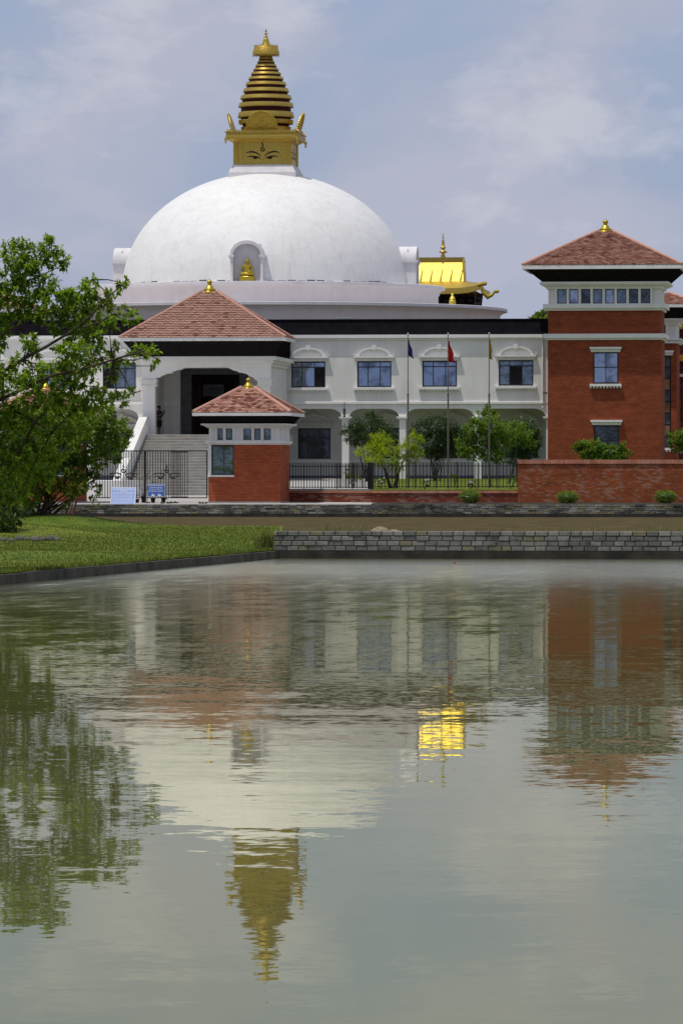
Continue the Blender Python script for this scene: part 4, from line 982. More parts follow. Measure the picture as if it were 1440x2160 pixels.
for hi, hp in ((18, (-.06, -.33, 1.24)), (22, (.02, -.35, 1.28))):
    for q, (fx, fz, fl) in enumerate(((-.028, .045, .9), (-.010, .055, 1), (.010, .053, 1), (.027, .042, .85), (.035 if hi == 18 else -.035, .0, .7))):
        V_.append((hp[0] + fx, hp[1] - .025, hp[2] + fz)); E_.append((hi, len(V_) - 1)); R_.append(.009)
        V_.append((hp[0] + fx * .9, hp[1] - .015, hp[2] + fz + .028 * fl)); E_.append((len(V_) - 2, len(V_) - 1)); R_.append(.008)
rz = rad(62)
place(skin(V_, E_, R_), pl, rz).build('body', M['skin'], pe, True)
V2 = [(0, 0, .94), (0, 0, 1.05), (0, 0, 1.22), (0, .01, 1.37), (-.19, 0, 1.34), (-.225, -.02, 1.16), (.19, 0, 1.34), (.215, -.03, 1.16)]
place(skin(V2, [(0, 1), (1, 2), (2, 3), (2, 4), (4, 5), (2, 6), (6, 7)], [.175, .155, .18, .085, .085, .075, .085, .075]), pl, rz).build('shirt', M['shirt'], pe, True)
V2 = [(0, 0, .93), (-.11, 0, .78), (-.12, -.02, .42), (.11, 0, .78), (.12, .02, .42)]
place(skin(V2, [(0, 1), (1, 2), (0, 3), (3, 4)], [.165, .125, .105, .125, .105]), pl, rz).build('shorts', M['shorts'], pe, True)
m = MB(); m.ell((0, -.02, 1.62), (.10, .115, .075), 14, 8, .04); m.ell((0, .03, 1.58), (.09, .085, .09), 12, 8, .03); place(m, pl, rz).build('hair', M['hair'], pe, True)
m = MB(); m.ell((0, -.15, 1.545), (.014, .022, .025), 6, 5); m.ell((.10, -.04, 1.55), (.012, .022, .032), 6, 5); m.ell((-.10, -.04, 1.55), (.012, .022, .032), 6, 5); place(m, pl, rz).build('nose_and_ears', M['skin'], pe, True)
m = MB(); m.box(-.04, .035, -.385, -.372, 1.27, 1.42); place(m, pl, rz); tag(m.build('phone', M['iron']), 'dark phone held up in the hand of the visitor on the landing', 'phone')

# ------------------------------------------------------------------ golden roofed temple behind the tiers
GY = 345.0
def GZ(py): return Z(py, GY, 930)
gt = thing('golden_temple', 'small temple with bright golden roof and upturned gilded eaves beside the dome', 'temple', (X(930, GY), GY, 8))
xl, xr = X(840, GY), X(973, GY); zr, ze = GZ(543), GZ(606); dy = (zr - ze) / math.tan(rad(55)); ry = GY + dy
m = MB(); m.add([(xl, GY, ze), (xr + .22, GY, ze), (xr - .05, ry, zr), (xl, ry, zr), (xl, GY + 2 * dy, ze), (xr + .15, GY + 2 * dy, ze)], [(0, 1, 2, 3), (3, 2, 5, 4), (1, 5, 2), (0, 3, 4)]); up = m.build('upper_roof', M['goldb'], gt)
m = MB()
for px in (862, 883, 904, 925, 946, 967):
    a = X(px, GY) - .0; b = a + .28
    m.tube([(a, GY - .04, ze), (b, ry - .05, zr - .25)], .075, 6)
m.build('roof_rib', M['goldd'], up)
m = MB(); m.box(xl, xr + .05, ry - .22, ry + .22, zr - .30, zr + .06); m.tube([(xr, ry - .1, zr), (xr + .26, GY - .05, ze)], .10, 6); m.build('ridge', M['goldd'], up)
m = MB(); gx = X(934, ry); s_ = 1 / (F / ry)
m.lathe([(0, -.5), (9.5 * s_, -.35), (9 * s_, -.1), (6 * s_, .1), (5.5 * s_, .45), (5 * s_, .5), (2.5 * s_, .62), (2.5 * s_, .66), (8.5 * s_, .72), (8 * s_, .82), (3 * s_, .88), (3 * s_, .98), (6 * s_, 1.02), (5.6 * s_, 1.1), (3 * s_, 1.15), (3.6 * s_, 1.35), (2 * s_, 1.5), (3.4 * s_, 1.55), (1.5 * s_, 1.6), (1.2 * s_, 1.7), (2.2 * s_, 1.76), (1 * s_, 1.82), (1.2 * s_, 1.95), (0, 2.12)], (gx, ry, zr - .62 + .3), 16)
m.build('pinnacle', M['gold'], gt, True)
# lower skirt roof with upturned corners, brackets and wall below
m = MB(); ly0 = GY - 1.6; lx1 = X(1016, ly0); z_o = GZ(602); z_i = GZ(596)
N = 14; top = []; bot = []
for i in range(N + 1):
    u = i / N; x = X(880, ly0) + (lx1 - X(880, ly0)) * u; lift = .32 * max(0, (u - .55) / .45) ** 2
    top.append((x, ly0, z_o - .25 + lift)); bot.append((x, ly0, z_o - .65 + lift))
inner = [(xl + (xr - .3 - xl) * i / N, GY + .2, z_i + .1) for i in range(N + 1)]
for i in range(N):
    m.quad(bot[i], bot[i + 1], top[i + 1], top[i]); m.quad(top[i], top[i + 1], inner[i + 1], inner[i]); m.quad(inner[i], inner[i + 1], (bot[i + 1][0], GY + .2, z_o - .7), (bot[i][0], GY + .2, z_o - .7))
sd = []
for i in range(N + 1):
    u = i / N; yy = ly0 + 7 * u; lift = .32 * max(0, (.45 - u) / .45) ** 2
    sd.append((lx1, yy, z_o - .25 + lift))
for i in range(N):
    a, b = sd[i], sd[i + 1]; m.quad((a[0], a[1], a[2] - .4), (b[0], b[1], b[2] - .4), b, a); m.quad(a, b, (xr, GY + .2 + (b[1] - ly0) * .5, z_i + .1), (xr, GY + .2 + (a[1] - ly0) * .5, z_i + .1))
lr = m.build('lower_roof', M['gold'], gt)
m = MB()
m.tube([(lx1 - .3, ly0, z_o - .05), (lx1 + .0, ly0, z_o + .02), (lx1 + .1, ly0, z_o + .04)], .13, 8); m.ell((lx1 + .16, ly0, z_o + .05), (.19, .17, .16), 10, 7)
m.tube([(lx1 - .08, ly0 + .1, z_o - .15), (lx1 + .10, ly0 + .1, z_o - .55), (lx1 + .42, ly0 + .1, z_o - .86), (lx1 + .68, ly0 + .1, z_o - .72), (lx1 + .84, ly0 + .1, z_o - .55)], [.10, .16, .20, .13, .08], 8); m.ell((lx1 + 1.0, ly0 + .1, z_o - .49), (.19, .15, .13), 10, 7)
m.build('upturned_eave', M['goldf'], lr)
m = MB()
for r_ in range(3):
    for k in range(8): m.box(X(886, ly0) + k * .55 - r_ * .1, X(886, ly0) + k * .55 + .32 - r_ * .1, GY - 1.2 + r_ * .4, GY + .1, z_o - .85 - r_ * .36, z_o - .60 - r_ * .36)
m.box(xl, xr + .9, GY - .2, GY + 6, 8, z_o - .66); m.tube([(xr + .9, GY, 10), (lx1 + .0, ly0 + .1, z_o - .7)], .07, 6)
m.build('timber_bracket', M['timber'], gt)
m = MB(); m.lathe([(.25, -.9), (.22, -.28), (.17, -.22), (.2, -.15), (.13, -.05), (.07, .06), (.09, .11), (0, .24)], (X(953, 335), 335.2, Z(625, 335, 953)), 12)
gf = m.build('gilt_ornament', M['goldb']); tag(gf, 'small gilt bell ornament in front of the golden temple, above the lower white tier', 'ornament')

# ------------------------------------------------------------------ gatehouses
def gatehouse(label, mir=None):
    Y = 243.2; D = 4.0; fz = lambda py: Z(py, Y, 520)
    xc = X(515, Y)
    def fx(px, y=Y):
        x = X(px, y); return x if mir is None else 2 * 0 + (mir - (x - xc))
    def bx(m, a, b, y0, y1, z0, z1, o=0):
        x0, x1 = sorted((fx(a), fx(b))); m.box(x0 - o, x1 + o, y0 - o, y1 + o, z0, z1)
    def rng(a, b): return tuple(sorted((fx(a), fx(b))))
    t = thing('gatehouse', label, 'gatehouse', (fx(515), Y, .6))
    m = MB(); h = (*rng(446, 493), fz(1002), fz(939)); m.body(*rng(440, 590), Y, Y + D, fz(1058), fz(938) - .001, [h], .2); m.build('brickwork', M['brickgate'], t)
    m = MB(); bx(m, 438, 592, Y - .05, Y + D + .05, .5, fz(1058) - .001); m.build('plinth', M['plinth'], t)
    m = MB(); r = rng(440.3, 446); m.box(r[0] - .02, r[1], Y - .015, Y + .0, fz(1004), fz(938) - .002); r = rng(440, 494); m.box(r[0] - .04, r[1], Y - .05, Y, fz(1006), fz(1002)); m.build('window_surround', M['trim'], t)
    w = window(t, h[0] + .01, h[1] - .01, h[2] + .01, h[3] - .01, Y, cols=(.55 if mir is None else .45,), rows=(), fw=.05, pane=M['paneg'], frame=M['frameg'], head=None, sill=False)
    m = MB()
    for k in range(4): x = h[0] + .14 + k * .12; m.box(x, x + .06, Y + .185, Y + .195, h[2] + .1, h[3] - .08)
    m.build('curtain', plain('pale_curtain', (.28, .32, .24), .8), w)
    m = MB(); rc = (*rng(440, 590), Y, Y + D); m.cornice(rc, [(fz(938), fz(935), .06), (fz(935) + .001, fz(930), .14)]); m.build('sill_band', M['trim'], t)
    m = MB(); ch = [(*rng(a, b), fz(928), fz(904)) for a, b in ((459, 470), (476.5, 490), (513.5, 530), (536.5, 549.5), (556.5, 571))]
    m.body(rc[0] + .02, rc[1] - .02, Y + .02, Y + D - .02, fz(930) + .001, fz(902), ch, .15); m.build('clerestory', M['trim'], t)
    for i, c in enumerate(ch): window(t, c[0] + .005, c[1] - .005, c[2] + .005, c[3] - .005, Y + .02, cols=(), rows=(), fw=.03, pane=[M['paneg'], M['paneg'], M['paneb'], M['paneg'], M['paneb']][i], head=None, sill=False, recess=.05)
    for a in (455.5, 473.3, 493.5, 510, 533.2, 553, 574.5):
        m = MB(); x = fx(a); m.box(x - .05, x + .05, Y - .05, Y + .02, fz(930) + .002, fz(907)); m.box(x - .07, x + .07, Y - .09, Y + .02, fz(907) + .001, fz(902.2)); m.build('bracket', M['trim'], t)
    xs = rc[1] if mir is None else rc[1]
    for k in range(7):
        y = Y + .35 + k * .5; m = MB(); m.box(rc[1] - .02, rc[1] + .07, y - .12, y + .12, fz(930) + .002, fz(902.2)); m.build('side_slat', M['trim'], t)
    m = MB(); m.cornice(rc, [(fz(902), fz(899.5), .10), (fz(899.5) + .001, fz(897), .20), (fz(897) + .001, fz(893.5), .34)]); m.build('cornice', M['trim'], t)
    e0, e1 = 242.3, 247.9
    er = tuple(sorted((fx(407, e0), fx(613, e0)))); cr_ = tuple(sorted((fx(510.5, 245.1), fx(537.5, 245.1))))
    pavilion_roof(t, (*er, e0, e1), Z(870.5, e0, 520), Z(877, e0, 520), (rc[0] - .2, rc[1] + .2, Y - .2, Y + D + .2), fz(893.5) + .002, (*cr_, 244.8, 245.4), Z(819, 245, 520), 17, .21, .045, M['tileg'], finh=.60, finr=.34)
    return t
gatehouse('small red brick gatehouse with mottled tile roof at the right of the iron gate')
gatehouse('twin brick gatehouse mostly hidden behind the leafy bushes at left', X(82, 243.2))

# ------------------------------------------------------------------ brick garden walls and fences
def gw(name, label, pts, ztop, zbot, mat, copmat, ch=.10, th=.4, over=.04):
    t = thing(name, label, 'wall', (pts[0][0], pts[0][1], zbot))
    m = MB(); c = MB()
    for (xa_, ya), (xb_, yb) in zip(pts, pts[1:]):
        for mb, o_, z0, z1 in ((m, 0, zbot, ztop - ch - .001), (c, over, ztop - ch, ztop)):
            mb.add([(xa_ - 0, ya - o_, z0), (xb_, yb - o_, z0), (xb_, yb + th + o_, z0), (xa_, ya + th + o_, z0), (xa_, ya - o_, z1), (xb_, yb - o_, z1), (xb_, yb + th + o_, z1), (xa_, ya + th + o_, z1)],
                   [(0, 3, 2, 1), (4, 5, 6, 7), (0, 1, 5, 4), (1, 2, 6, 5), (2, 3, 7, 6), (3, 0, 4, 7)])
    m.build('brickwork', mat, t); c.build('coping', copmat, t); return t
gw('garden_wall', 'low brick wall with smooth terracotta coping beside the gatehouse', [(X(598, 247.4), 247.4), (X(783, 246), 246.0)], Z(1036, 246.5, 700), .5, M['bricklow'], M['coping'], .09, .55)
gw('garden_wall', 'low brick wall with brick-on-edge coping, under the long railing', [(X(784, 245), 245.0), (X(1091, 245), 245.0)], Z(1035, 245, 900), .5, M['bricklow'], M['soldier'], .12, .5)
yw = 244.8
gw('garden_wall', 'high weathered brick wall with pale patches in front of the tall tower', [(X(1091, yw), yw), (X(1700, yw), yw)], Z(969.5, yw, 1250), .5, M['brickwall'], M['soldier'], .20, .35, .05)
m = MB(); m.box(X(785, 244), X(1700, 244), 244.2, 244.9, .4, Z(1060, 244.2, 1000)); o_ = m.build('kerb', M['conc']); tag(o_, kind='structure')
m = MB(); m.box(X(785, 240), 44.5, 239.52, 244.19, .4, .655); tag(m.build('planting_strip', M['conc2']), kind='structure')
def rail_fence(name, label, p0, p1, Y, zt_, zb_, step, posts, cat='fence', bar=.018, rails=((.0,), (.88,))):
    t = thing(name, label, cat, (X(p0, Y), Y, zb_))
    x0, x1 = X(p0, Y), X(p1, Y); m = MB(); n = int((x1 - x0) / step)
    for i in range(n + 1):
        x = x0 + (x1 - x0) * i / n; m.box(x - bar, x + bar, Y - bar, Y + bar, zb_ + .03, zt_)
    m.build('bars', M['iron'], t)
    for f_ in (.06, .88):
        m = MB(); z = zb_ + (zt_ - zb_) * f_; m.box(x0, x1, Y - .022, Y + .022, z - .02, z + .02); m.build('rail', M['iron'], t)
    for px, w_, ex in posts:
        m = MB(); x = X(px, Y); m.box(x - w_, x + w_, Y - w_ - .003, Y + w_ + .003, zb_ - .02, zt_ + ex); m.build('post', M['iron'], t)
    return t
ft = Z(977, 246.6, 800); fb = Z(1031, 246.6, 800)
rail_fence('iron_railing', 'black iron railing of close bars between gatehouse and thick post', 612, 776, 246.9, ft, fb, .135, [(641, .02, 0), (677, .02, 0), (710, .02, 0), (743, .02, 0)])
m = MB(); 
rail_fence('sliding_railing', 'second set of black bars overlapping the railing at the thick post', 706, 784, 247.15, ft, fb, .10, [(782, .13, .03)])
rail_fence('iron_railing', 'long black iron railing in front of the garden lawn and flagpoles', 790, 1090, 245.3, ft + .01, fb + .03, .172, [(875, .022, .06), (919, .022, .06), (963, .022, .06), (1007, .022, .06), (1049, .022, .06)])

# ------------------------------------------------------------------ entrance gate with eye motifs
GYY = 246.2
def gz(py): return Z(py, GYY, 330)
gate = thing('iron_gate', 'wide black iron sliding gate with wrought eye motifs before the stairs', 'gate', (X(320, GYY), GYY, gz(1052)))
m = MB()
for px in [205 + 5.6 * i for i in range(28)]:
    m.box(X(px, GYY) - .016, X(px, GYY) + .016, GYY - .016, GYY + .016, gz(1050), gz(951))
m.build('bars', M['iron'], gate)
m = MB(); m.box(X(196, GYY), X(437, GYY), GYY - .025, GYY + .025, gz(952.5), gz(950)); m.box(X(196, GYY), X(437, GYY), GYY - .026, GYY + .026, gz(1051), gz(1049)); m.box(X(435.5, GYY), X(437.5, GYY), GYY - .03, GYY + .03, gz(1050), gz(951)); m.build('outer_frame', M['iron'], gate)
m = MB(); m.box(X(304, GYY), X(308.5, GYY), GYY - .07, GYY + .07, .6, gz(950)); m.build('post', M['iron'], gate)
m = MB(); g2 = GYY + .15
for px in [361 + 2.9 * i for i in range(8)] + [385, 390, 395.5]: m.box(X(px, g2) - .014, X(px, g2) + .014, g2 - .014, g2 + .014, gz(1049), gz(953))
m.box(X(360, g2), X(397, g2), g2 - .02, g2 + .02, gz(1049), gz(1047.5)); m.box(X(360, g2), X(397, g2), g2 - .02, g2 + .02, gz(954), gz(952.6)); m.build('sliding_leaf', M['iron'], gate)
def eyes(cx, cy=1003):
    m = MB(); y = GYY - .04
    def tb(pts, r): m.tube([(X(cx + a, y), y, Z(cy + b, y, 330)) for a, b in pts], r * 1.4, 6)
    for s in (-1, 1):
        tb([(s * 4, 0), (s * 8, -3.5), (s * 15, -5.5), (s * 22, -5), (s * 29, -2.5)], .026)
        tb([(s * 5, 5), (s * 9, 1.5), (s * 14, 3), (s * 20, .5), (s * 27, 3.5)], .022)
        tb([(s * 9, 3.5), (s * 13, 5), (s * 18, 3.5)], .05)
    tb([(0, -23), (-1.6, -20), (1.4, -17), (-1, -14), (-4, -11), (-3, -7), (1, -6), (4, -9), (2.5, -12.5), (0, -12), (0, -9.5)], .028)
    m.build('eye_motif', M['iron'], gate)
eyes(261); eyes(352)

# ------------------------------------------------------------------ boards, pots, shoes
def board(name, label, quadpx, Yb, Yt, mat, lines, extra=None, stand=None):
    """quadpx: bottom-left, bottom-right, top-right, top-left pixels; leans from Yb to Yt"""
    P = [W(quadpx[0][0], quadpx[0][1], Yb), W(quadpx[1][0], quadpx[1][1], Yb), W(quadpx[2][0], quadpx[2][1], Yt), W(quadpx[3][0], quadpx[3][1], Yt)]
    n = (P[1] - P[0]).cross(P[3] - P[0]).normalized()
    if n.y > 0: n = -n
    t = thing(name, label, 'sign', tuple((P[0] + P[1]) / 2))
    def pt(u, v, o): return (P[0] * (1 - u) + P[1] * u) * (1 - v) + (P[3] * (1 - u) + P[2] * u) * v + n * o
    def slab(mb, u0, u1, v0, v1, o0, o1):
        a = [pt(u0, v0, o1), pt(u1, v0, o1), pt(u1, v1, o1), pt(u0, v1, o1), pt(u0, v0, o0), pt(u1, v0, o0), pt(u1, v1, o0), pt(u0, v1, o0)]
        mb.add(a, [(0, 1, 2, 3), (7, 6, 5, 4), (0, 4, 5, 1), (1, 5, 6, 2), (2, 6, 7, 3), (3, 7, 4, 0)])
    m = MB(); slab(m, 0, 1, 0, 1, -.02, .004); m.build('edge_frame', M['sframe'], t)
    m = MB(); slab(m, .035, .965, .05, .95, .0, .008); m.build('panel', mat, t)
    m = MB(); rr = random.Random(len(label))
    for v, h, u0, u1, head in lines:
        u = u0
        while u < u1 - .01:
            w = rr.uniform(.05, .13); e = min(u + w, u1)
            if head:   # headline script: letters hanging from a top bar
                slab(m, u, e, v + h * .8, v + h, .008, .011); q = u
                while q < e - .006:
                    slab(m, q, q + .006, v, v + h * .8, .008, .011)
                    if rr.random() < .6: slab(m, q, min(e, q + .016), v + h * rr.choice((.0, .35)), v + h * (.2 if rr.random() < .5 else .5), .008, .0105)
                    q += .020
            else:
                q = u
                while q < e - .004: slab(m, q, q + .008, v, v + h * rr.choice((.7, 1, .7, .7)), .008, .011); slab(m, q, q + .012, v + h * rr.choice((0, .35)), v + h * rr.choice((.2, .55)), .008, .0105); q += .016
            u = e + .014
    m.build('lettering', M['ink'], t)
    if extra: extra(t, slab, pt)
    return t
board('notice_sign', 'large pale blue notice board leaning at the plaza edge', [(232.5, 1066), (285.5, 1064.5), (287.5, 1028), (235.5, 1027.5)], 240.3, 240.75, M['signA'],
      [(.84, .07, .08, .92, 1), (.75, .06, .38, .66, 1), (.68, .035, .08, .92, 0), (.61, .035, .12, .88, 1), (.53, .03, .12, .86, 0), (.44, .035, .08, .88, 1), (.36, .03, .12, .86, 0), (.28, .035, .1, .88, 1), (.18, .035, .1, .88, 1), (.10, .03, .08, .72, 0)])
def shoes_icon(t, slab, pt):
    m = MB()
    for u0 in (.22, .58):
        for a, b, c, d in ((0, .18, .05, .10), (.02, .10, .10, .17), (.10, .20, .10, .13), (.04, .08, .17, .22)):
            slab(m, u0 + a, u0 + b, .04 + c - .03, .04 + d, .009, .012)
    m.build('shoe_symbols', M['ink'], t)
    m = MB(); b = pt(.05, 0, 0); m.tube([(b.x - .06, b.y + .03, .66), (b.x - .06, b.y + .03, pt(0, .9, 0).z)], .02, 6); m.box(b.x - .18, b.x + .06, b.y - .08, b.y + .14, .64, .70); m.build('stand', M['door'], t)
board('notice_sign', 'smaller deep blue board with white shoe symbols on a stand', [(311.5, 1048), (348.5, 1048), (349.5, 1021), (310.5, 1021)], 243.0, 243.05, M['signB'],
      [(.84, .09, .06, .94, 1), (.66, .09, .10, .84, 1), (.52, .06, .10, .88, 0), (.40, .06, .06, .94, 0)], shoes_icon)

DENS = 9.0
# leaf clouds -------------------------------------------------------
def leaf(mb, p, d, up, ln, wd):
    d = d.normalized(); s = d.cross(up)
    if s.length < .05: s = d.cross(Vector((1, 0, 0)))
    s.normalize(); n = s.cross(d)
    a = p; m_ = p + d * ln * .45; t = p + d * ln
    l = m_ + s * wd * .5 + n * wd * .12; r = m_ - s * wd * .5 + n * wd * .12
    o = len(mb.v); mb.v += [tuple(a), tuple(r), tuple(t - n * ln * .06), tuple(l)]
    mb.f += [(o, o + 1, o + 2), (o, o + 2, o + 3)]
def rvec(rn):
    while True:
        v = Vector((rn.uniform(-1, 1), rn.uniform(-1, 1), rn.uniform(-1, 1)))
        if .05 < v.length <= 1: return v
def cloud(mb, clumps, density, ln, wd, spr=16, sprr=.30, droop=.0, rn=R, shell=.55, twigs=None):
    """clumps: (centre, (rx,ry,rz)); leaves gathered in sprigs"""
    for c, r in clumps:
        area = (r[0] * r[2]) / .01; n = int(area * density * DENS); ns = max(3, n // spr)
        for _ in range(ns):
            v = rvec(rn); v = v.normalized() * (v.length ** shell); q = Vector((c[0] + v.x * r[0], c[1] + v.y * r[1], c[2] + v.z * r[2]))
            axis = (v + rvec(rn) * .7 + Vector((0, 0, .25))).normalized(); sl_ = sprr * min(r[0], r[2]) * rn.uniform(.6, 1.3)
            if twigs is not None and rn.random() < .5: twigs.tube([q - axis * sl_ * .8, q + axis * sl_ * .6], .006, 3, .003, False)
            for k in range(rn.randint(spr // 2, spr + spr // 3)):
                p = q + axis * sl_ * rn.uniform(-.8, .8) + rvec(rn) * sl_ * .45
                dd = (axis * .5 + rvec(rn) + Vector((0, 0, -droop)))
                leaf(mb, p, dd, Vector((rn.uniform(-.5, .5), rn.uniform(-.5, .5), 1)), ln * rn.uniform(.6, 1.25), wd * rn.uniform(.7, 1.2))
def cl(lst, Y, ydepth=1.0, dy=0.0, rn=R):
    """(px, py, r[, ry]) discs -> clump centres at real depth Y"""
    out = []
    for q in lst:
        s = F / (Y / CT); rx = q[2] / s; rz_ = (q[3] if len(q) > 3 else q[2]) / s
        out.append((W(q[0], q[1], Y + rn.uniform(-dy, dy)), (rx, rx * ydepth, rz_)))
    return out
def plant(name, label, cat, base, trunks, clumps, mat, density, ln, wd, group=None, bark=None, crown='crown', trunk='trunk', **k):
    t = thing(name, label, cat, tuple(base), group)
    m = MB()
    for pts, r0, r1 in trunks: m.tube(pts, r0, 7, r1)
    tm = m
    if cat in ('tree', 'shrub'):
        k.setdefault('sprr', .45)
        for cen, r in list(clumps):
            for _ in range(3):
                v = rvec(R).normalized(); clumps.append((Vector((cen[0] + v.x * r[0] * 1.05, cen[1] + v.y * r[1], cen[2] + v.z * r[2] * 1.1)), (r[0] * .32, r[1] * .32, r[2] * .34)))
    c = MB(); cloud(c, clumps, density * (1.8 if cat in ('tree', 'shrub') else 1), ln, wd, twigs=tm, **k)
    tm.build(trunk, bark or M['bark'], t); c.build(crown, mat, t); return t
def cz2(Y): return 1.30 + (Y - 245.2) * .0116
def multi(px, Y, tips, r0=.05, zb=None, spread=4):
    """several stems from one base to pixel tips"""
    out = []; b = Vector((X(px, Y), Y, cz2(Y) - .05 if zb is None else zb))
    for i, (tx, ty) in enumerate(tips):
        T_ = W(tx, ty, Y + R.uniform(-.4, .4)); a = b + Vector((R.uniform(-.05, .05) * spread, R.uniform(-.05, .05) * spread, 0))
        md = a.lerp(T_, .5) + Vector((R.uniform(-.08, .08), R.uniform(-.1, .1), R.uniform(0, .12))); out.append(([a, md, T_], r0, r0 * .35))
    return b, out
# potted plants by the gate
for i, (px, py, h, lab) in enumerate(((303, 1059, 14, 'black plant pot holding a tall sprawling plant in front of the gate post'), (323, 1059, 11, 'tapered black plant pot under the blue board with shoe symbols'), (345, 1059, 12, 'black plant pot at the right end of the shoe symbol board'), (289, 1061, 8, 'low pot with a bushy dark plant beside the pale blue board'))):
    Y = 244.2 - .15 * i; b = W(px, py, Y); hh = h / 43; t = thing('potted_plant', lab, 'potted plant', (b.x, Y, .645))
    m = MB(); m.lathe([(0, 0), (.09, 0), (.13, hh), (.145, hh), (.145, hh - .03), (.11, hh - .04), (0, hh - .05)], (b.x, Y, .65), 14); m.build('pot', M['pot'], t, True)
    m = MB(); c = MB(); lst = [[(303, 1012, 8), (311, 1000, 7), (296, 1020, 7), (312, 1022, 6), (290, 1005, 5), (318, 1012, 6)], [(322, 1046, 4)], [(346, 1045, 5), (352, 1052, 5)], [(287, 1040, 5, 10), (291, 1052, 5)]][i]
    for q in lst: m.tube([(b.x, Y, .65 + hh * .9), W(q[0], q[1], Y)], .008, 4, .004)
    cloud(c, cl(lst, Y), 2.2, .07, .04, 7, .5); m.build('stem', M['bark'], t); c.build('foliage', M['leafd'], t)
def shoe(px, Y, a, lab):
    m = MB(); m.ell((0, 0, .035), (.045, .13, .035), 10, 6); m.ell((0, .06, .06), (.04, .06, .045), 8, 5); m.box(-.045, .045, -.11, .12, 0, .018)
    place(m, (X(px, Y), Y, pz(Y) + .002), a); tag(m.build('shoe', M['shoe']), lab, 'shoe', 'shoes left on the plaza')
for px, Y, a, lab in ((341, 241.4, .3, 'dark shoe below the shoe symbol board, beside the other of its pair'), (345.5, 241.5, .1, 'dark shoe nearest below the right corner of the shoe symbol board'), (356, 241.7, 1.2, 'dark sandal lying sideways right of the shoe symbol board'), (363, 242.6, 1.4, 'dark slipper farther back by the gate bars'), (372, 242.9, 1.3, 'dark slipper alone near the end of the sliding gate bars'),
                      (423, 241.6, .9, 'black shoe left of the pair by the gatehouse corner'), (429, 241.5, .4, 'black shoe in the middle of three by the gatehouse corner'), (434.5, 241.5, -.2, 'black shoe nearest the gatehouse corner')):
    shoe(px, Y, a, lab)

# ------------------------------------------------------------------ flagpoles and flags
def flagpole(px, Y, label, ytop=703, lower=832):
    t = thing('flagpole', label, 'flagpole', (X(px, Y), Y, cz2(Y) - .02)); x = X(px, Y)
    m = MB(); zt_ = Z(ytop + 4, Y, px); zm = Z(lower, Y, px); m.tube([(x, Y, cz2(Y) - .05), (x, Y, zm)], .045, 10); m.tube([(x, Y, zm), (x, Y, zt_)], .026, 8, .022); m.tube([(x, Y, zm - .06), (x, Y, zm + .03)], .055, 10)
    m.build('pole', M['pole'], t); m = MB(); m.ell((x, Y, zt_ + .06), (.045, .045, .06), 10, 7); m.box(x - .05, x + .02, Y - .02, Y + .02, zt_ - .12, zt_ - .08); m.build('knob', M['sframe'], t)
def flag(px, Y, y0, y1, w0, w1, mat, label, tip=0):
    m = MB(); nr, nc = 14, 10; x = X(px, Y) + .03; s = F / (Y / CT)
    for i in range(nr + 1):
        f = i / nr; w = (w0 + (w1 - w0) * f) / s; top = y0 + (y1 - y0) * f
        for j in range(nc + 1):
            u = j / nc; z = Z(top + u * tip * (.3 + .7 * f), Y, px)
            yy = Y + .07 * math.sin(u * 13 + f * 2.2) * (.35 + f) ; xx = x + w * u * (1 - .1 * math.sin(f * 9)) + .012 * math.sin(f * 11 + u * 3)
            m.v.append((xx, yy, z))
    for i in range(nr):
        for j in range(nc): a = i * (nc + 1) + j; m.f.append((a, a + nc + 1, a + nc + 2, a + 1))
    o = m.build('flag', mat, None, True); tag(o, label, 'flag')
    so = o.modifiers.new('thick', 'SOLIDIFY'); so.thickness = .006
flagpole(860, 249.0, 'metal flagpole flying the blue flag'); flagpole(944.5, 249.0, 'metal flagpole flying the red flag'); flagpole(1031, 249.0, 'metal flagpole flying the olive yellow flag', 702)
flag(858.6, 249, 716, 749, 3, 13, M['fblue'], 'dark blue flag hanging limp from its pole', 8)
flag(943.2, 249, 718, 762, 3, 15, M['fred'], 'bright red flag hanging limp from its pole', 4)
flag(1029.8, 249, 715, 756, 4, 6, M['fyel'], 'olive yellow flag hanging folded tight against its pole', 3)

# ------------------------------------------------------------------ garden plants behind the railing
b, tr = multi(775, 276, [(740, 915), (760, 900), (785, 890), (805, 905), (775, 930)], .05)
plant('dark_shrub', 'dark long-leaved shrub before the arch next to the hanging lantern', 'shrub', b, tr, cl([(745, 915, 24, 18), (775, 900, 34, 26), (805, 910, 26, 24), (760, 925, 28, 14), (795, 930, 26, 16)], 276, .9, .5), M['leafd'], 2.4, .20, .040, droop=.6)
b, tr = multi(828, 249.5, [(800, 960), (813, 985), (848, 975), (858, 955), (838, 950)], .06)
plant('lime_tree', 'small bright yellow-green tree with forked trunk behind the railing', 'tree', b, tr, cl([(805, 935, 24, 20), (770, 955, 22, 13), (790, 975, 22, 12), (820, 965, 26, 16), (835, 985, 22, 10), (850, 950, 22, 18), (872, 930, 18, 18), (880, 955, 18, 12), (800, 920, 15, 12), (866, 968, 16, 10), (790, 945, 18, 12)], 249.5, .9, .5), M['leafl'], 3.2, .085, .045)
b, tr = multi(920, 278, [(895, 920), (905, 950), (920, 910), (930, 940), (945, 930), (912, 960), (938, 960)], .045, None, 6)
plant('dark_shrub', 'tall dark many-stemmed shrub between the blue and red flagpoles', 'shrub', b, tr, cl([(890, 905, 22, 22), (920, 895, 30, 20), (945, 910, 24, 26), (905, 935, 32, 22), (940, 945, 26, 18), (965, 920, 16, 24), (915, 955, 22, 14)], 278, .9, .6), M['leafd'], 2.0, .20, .040, droop=.6)
b = Vector((X(1033, 256), 256, cz2(256) - .05))
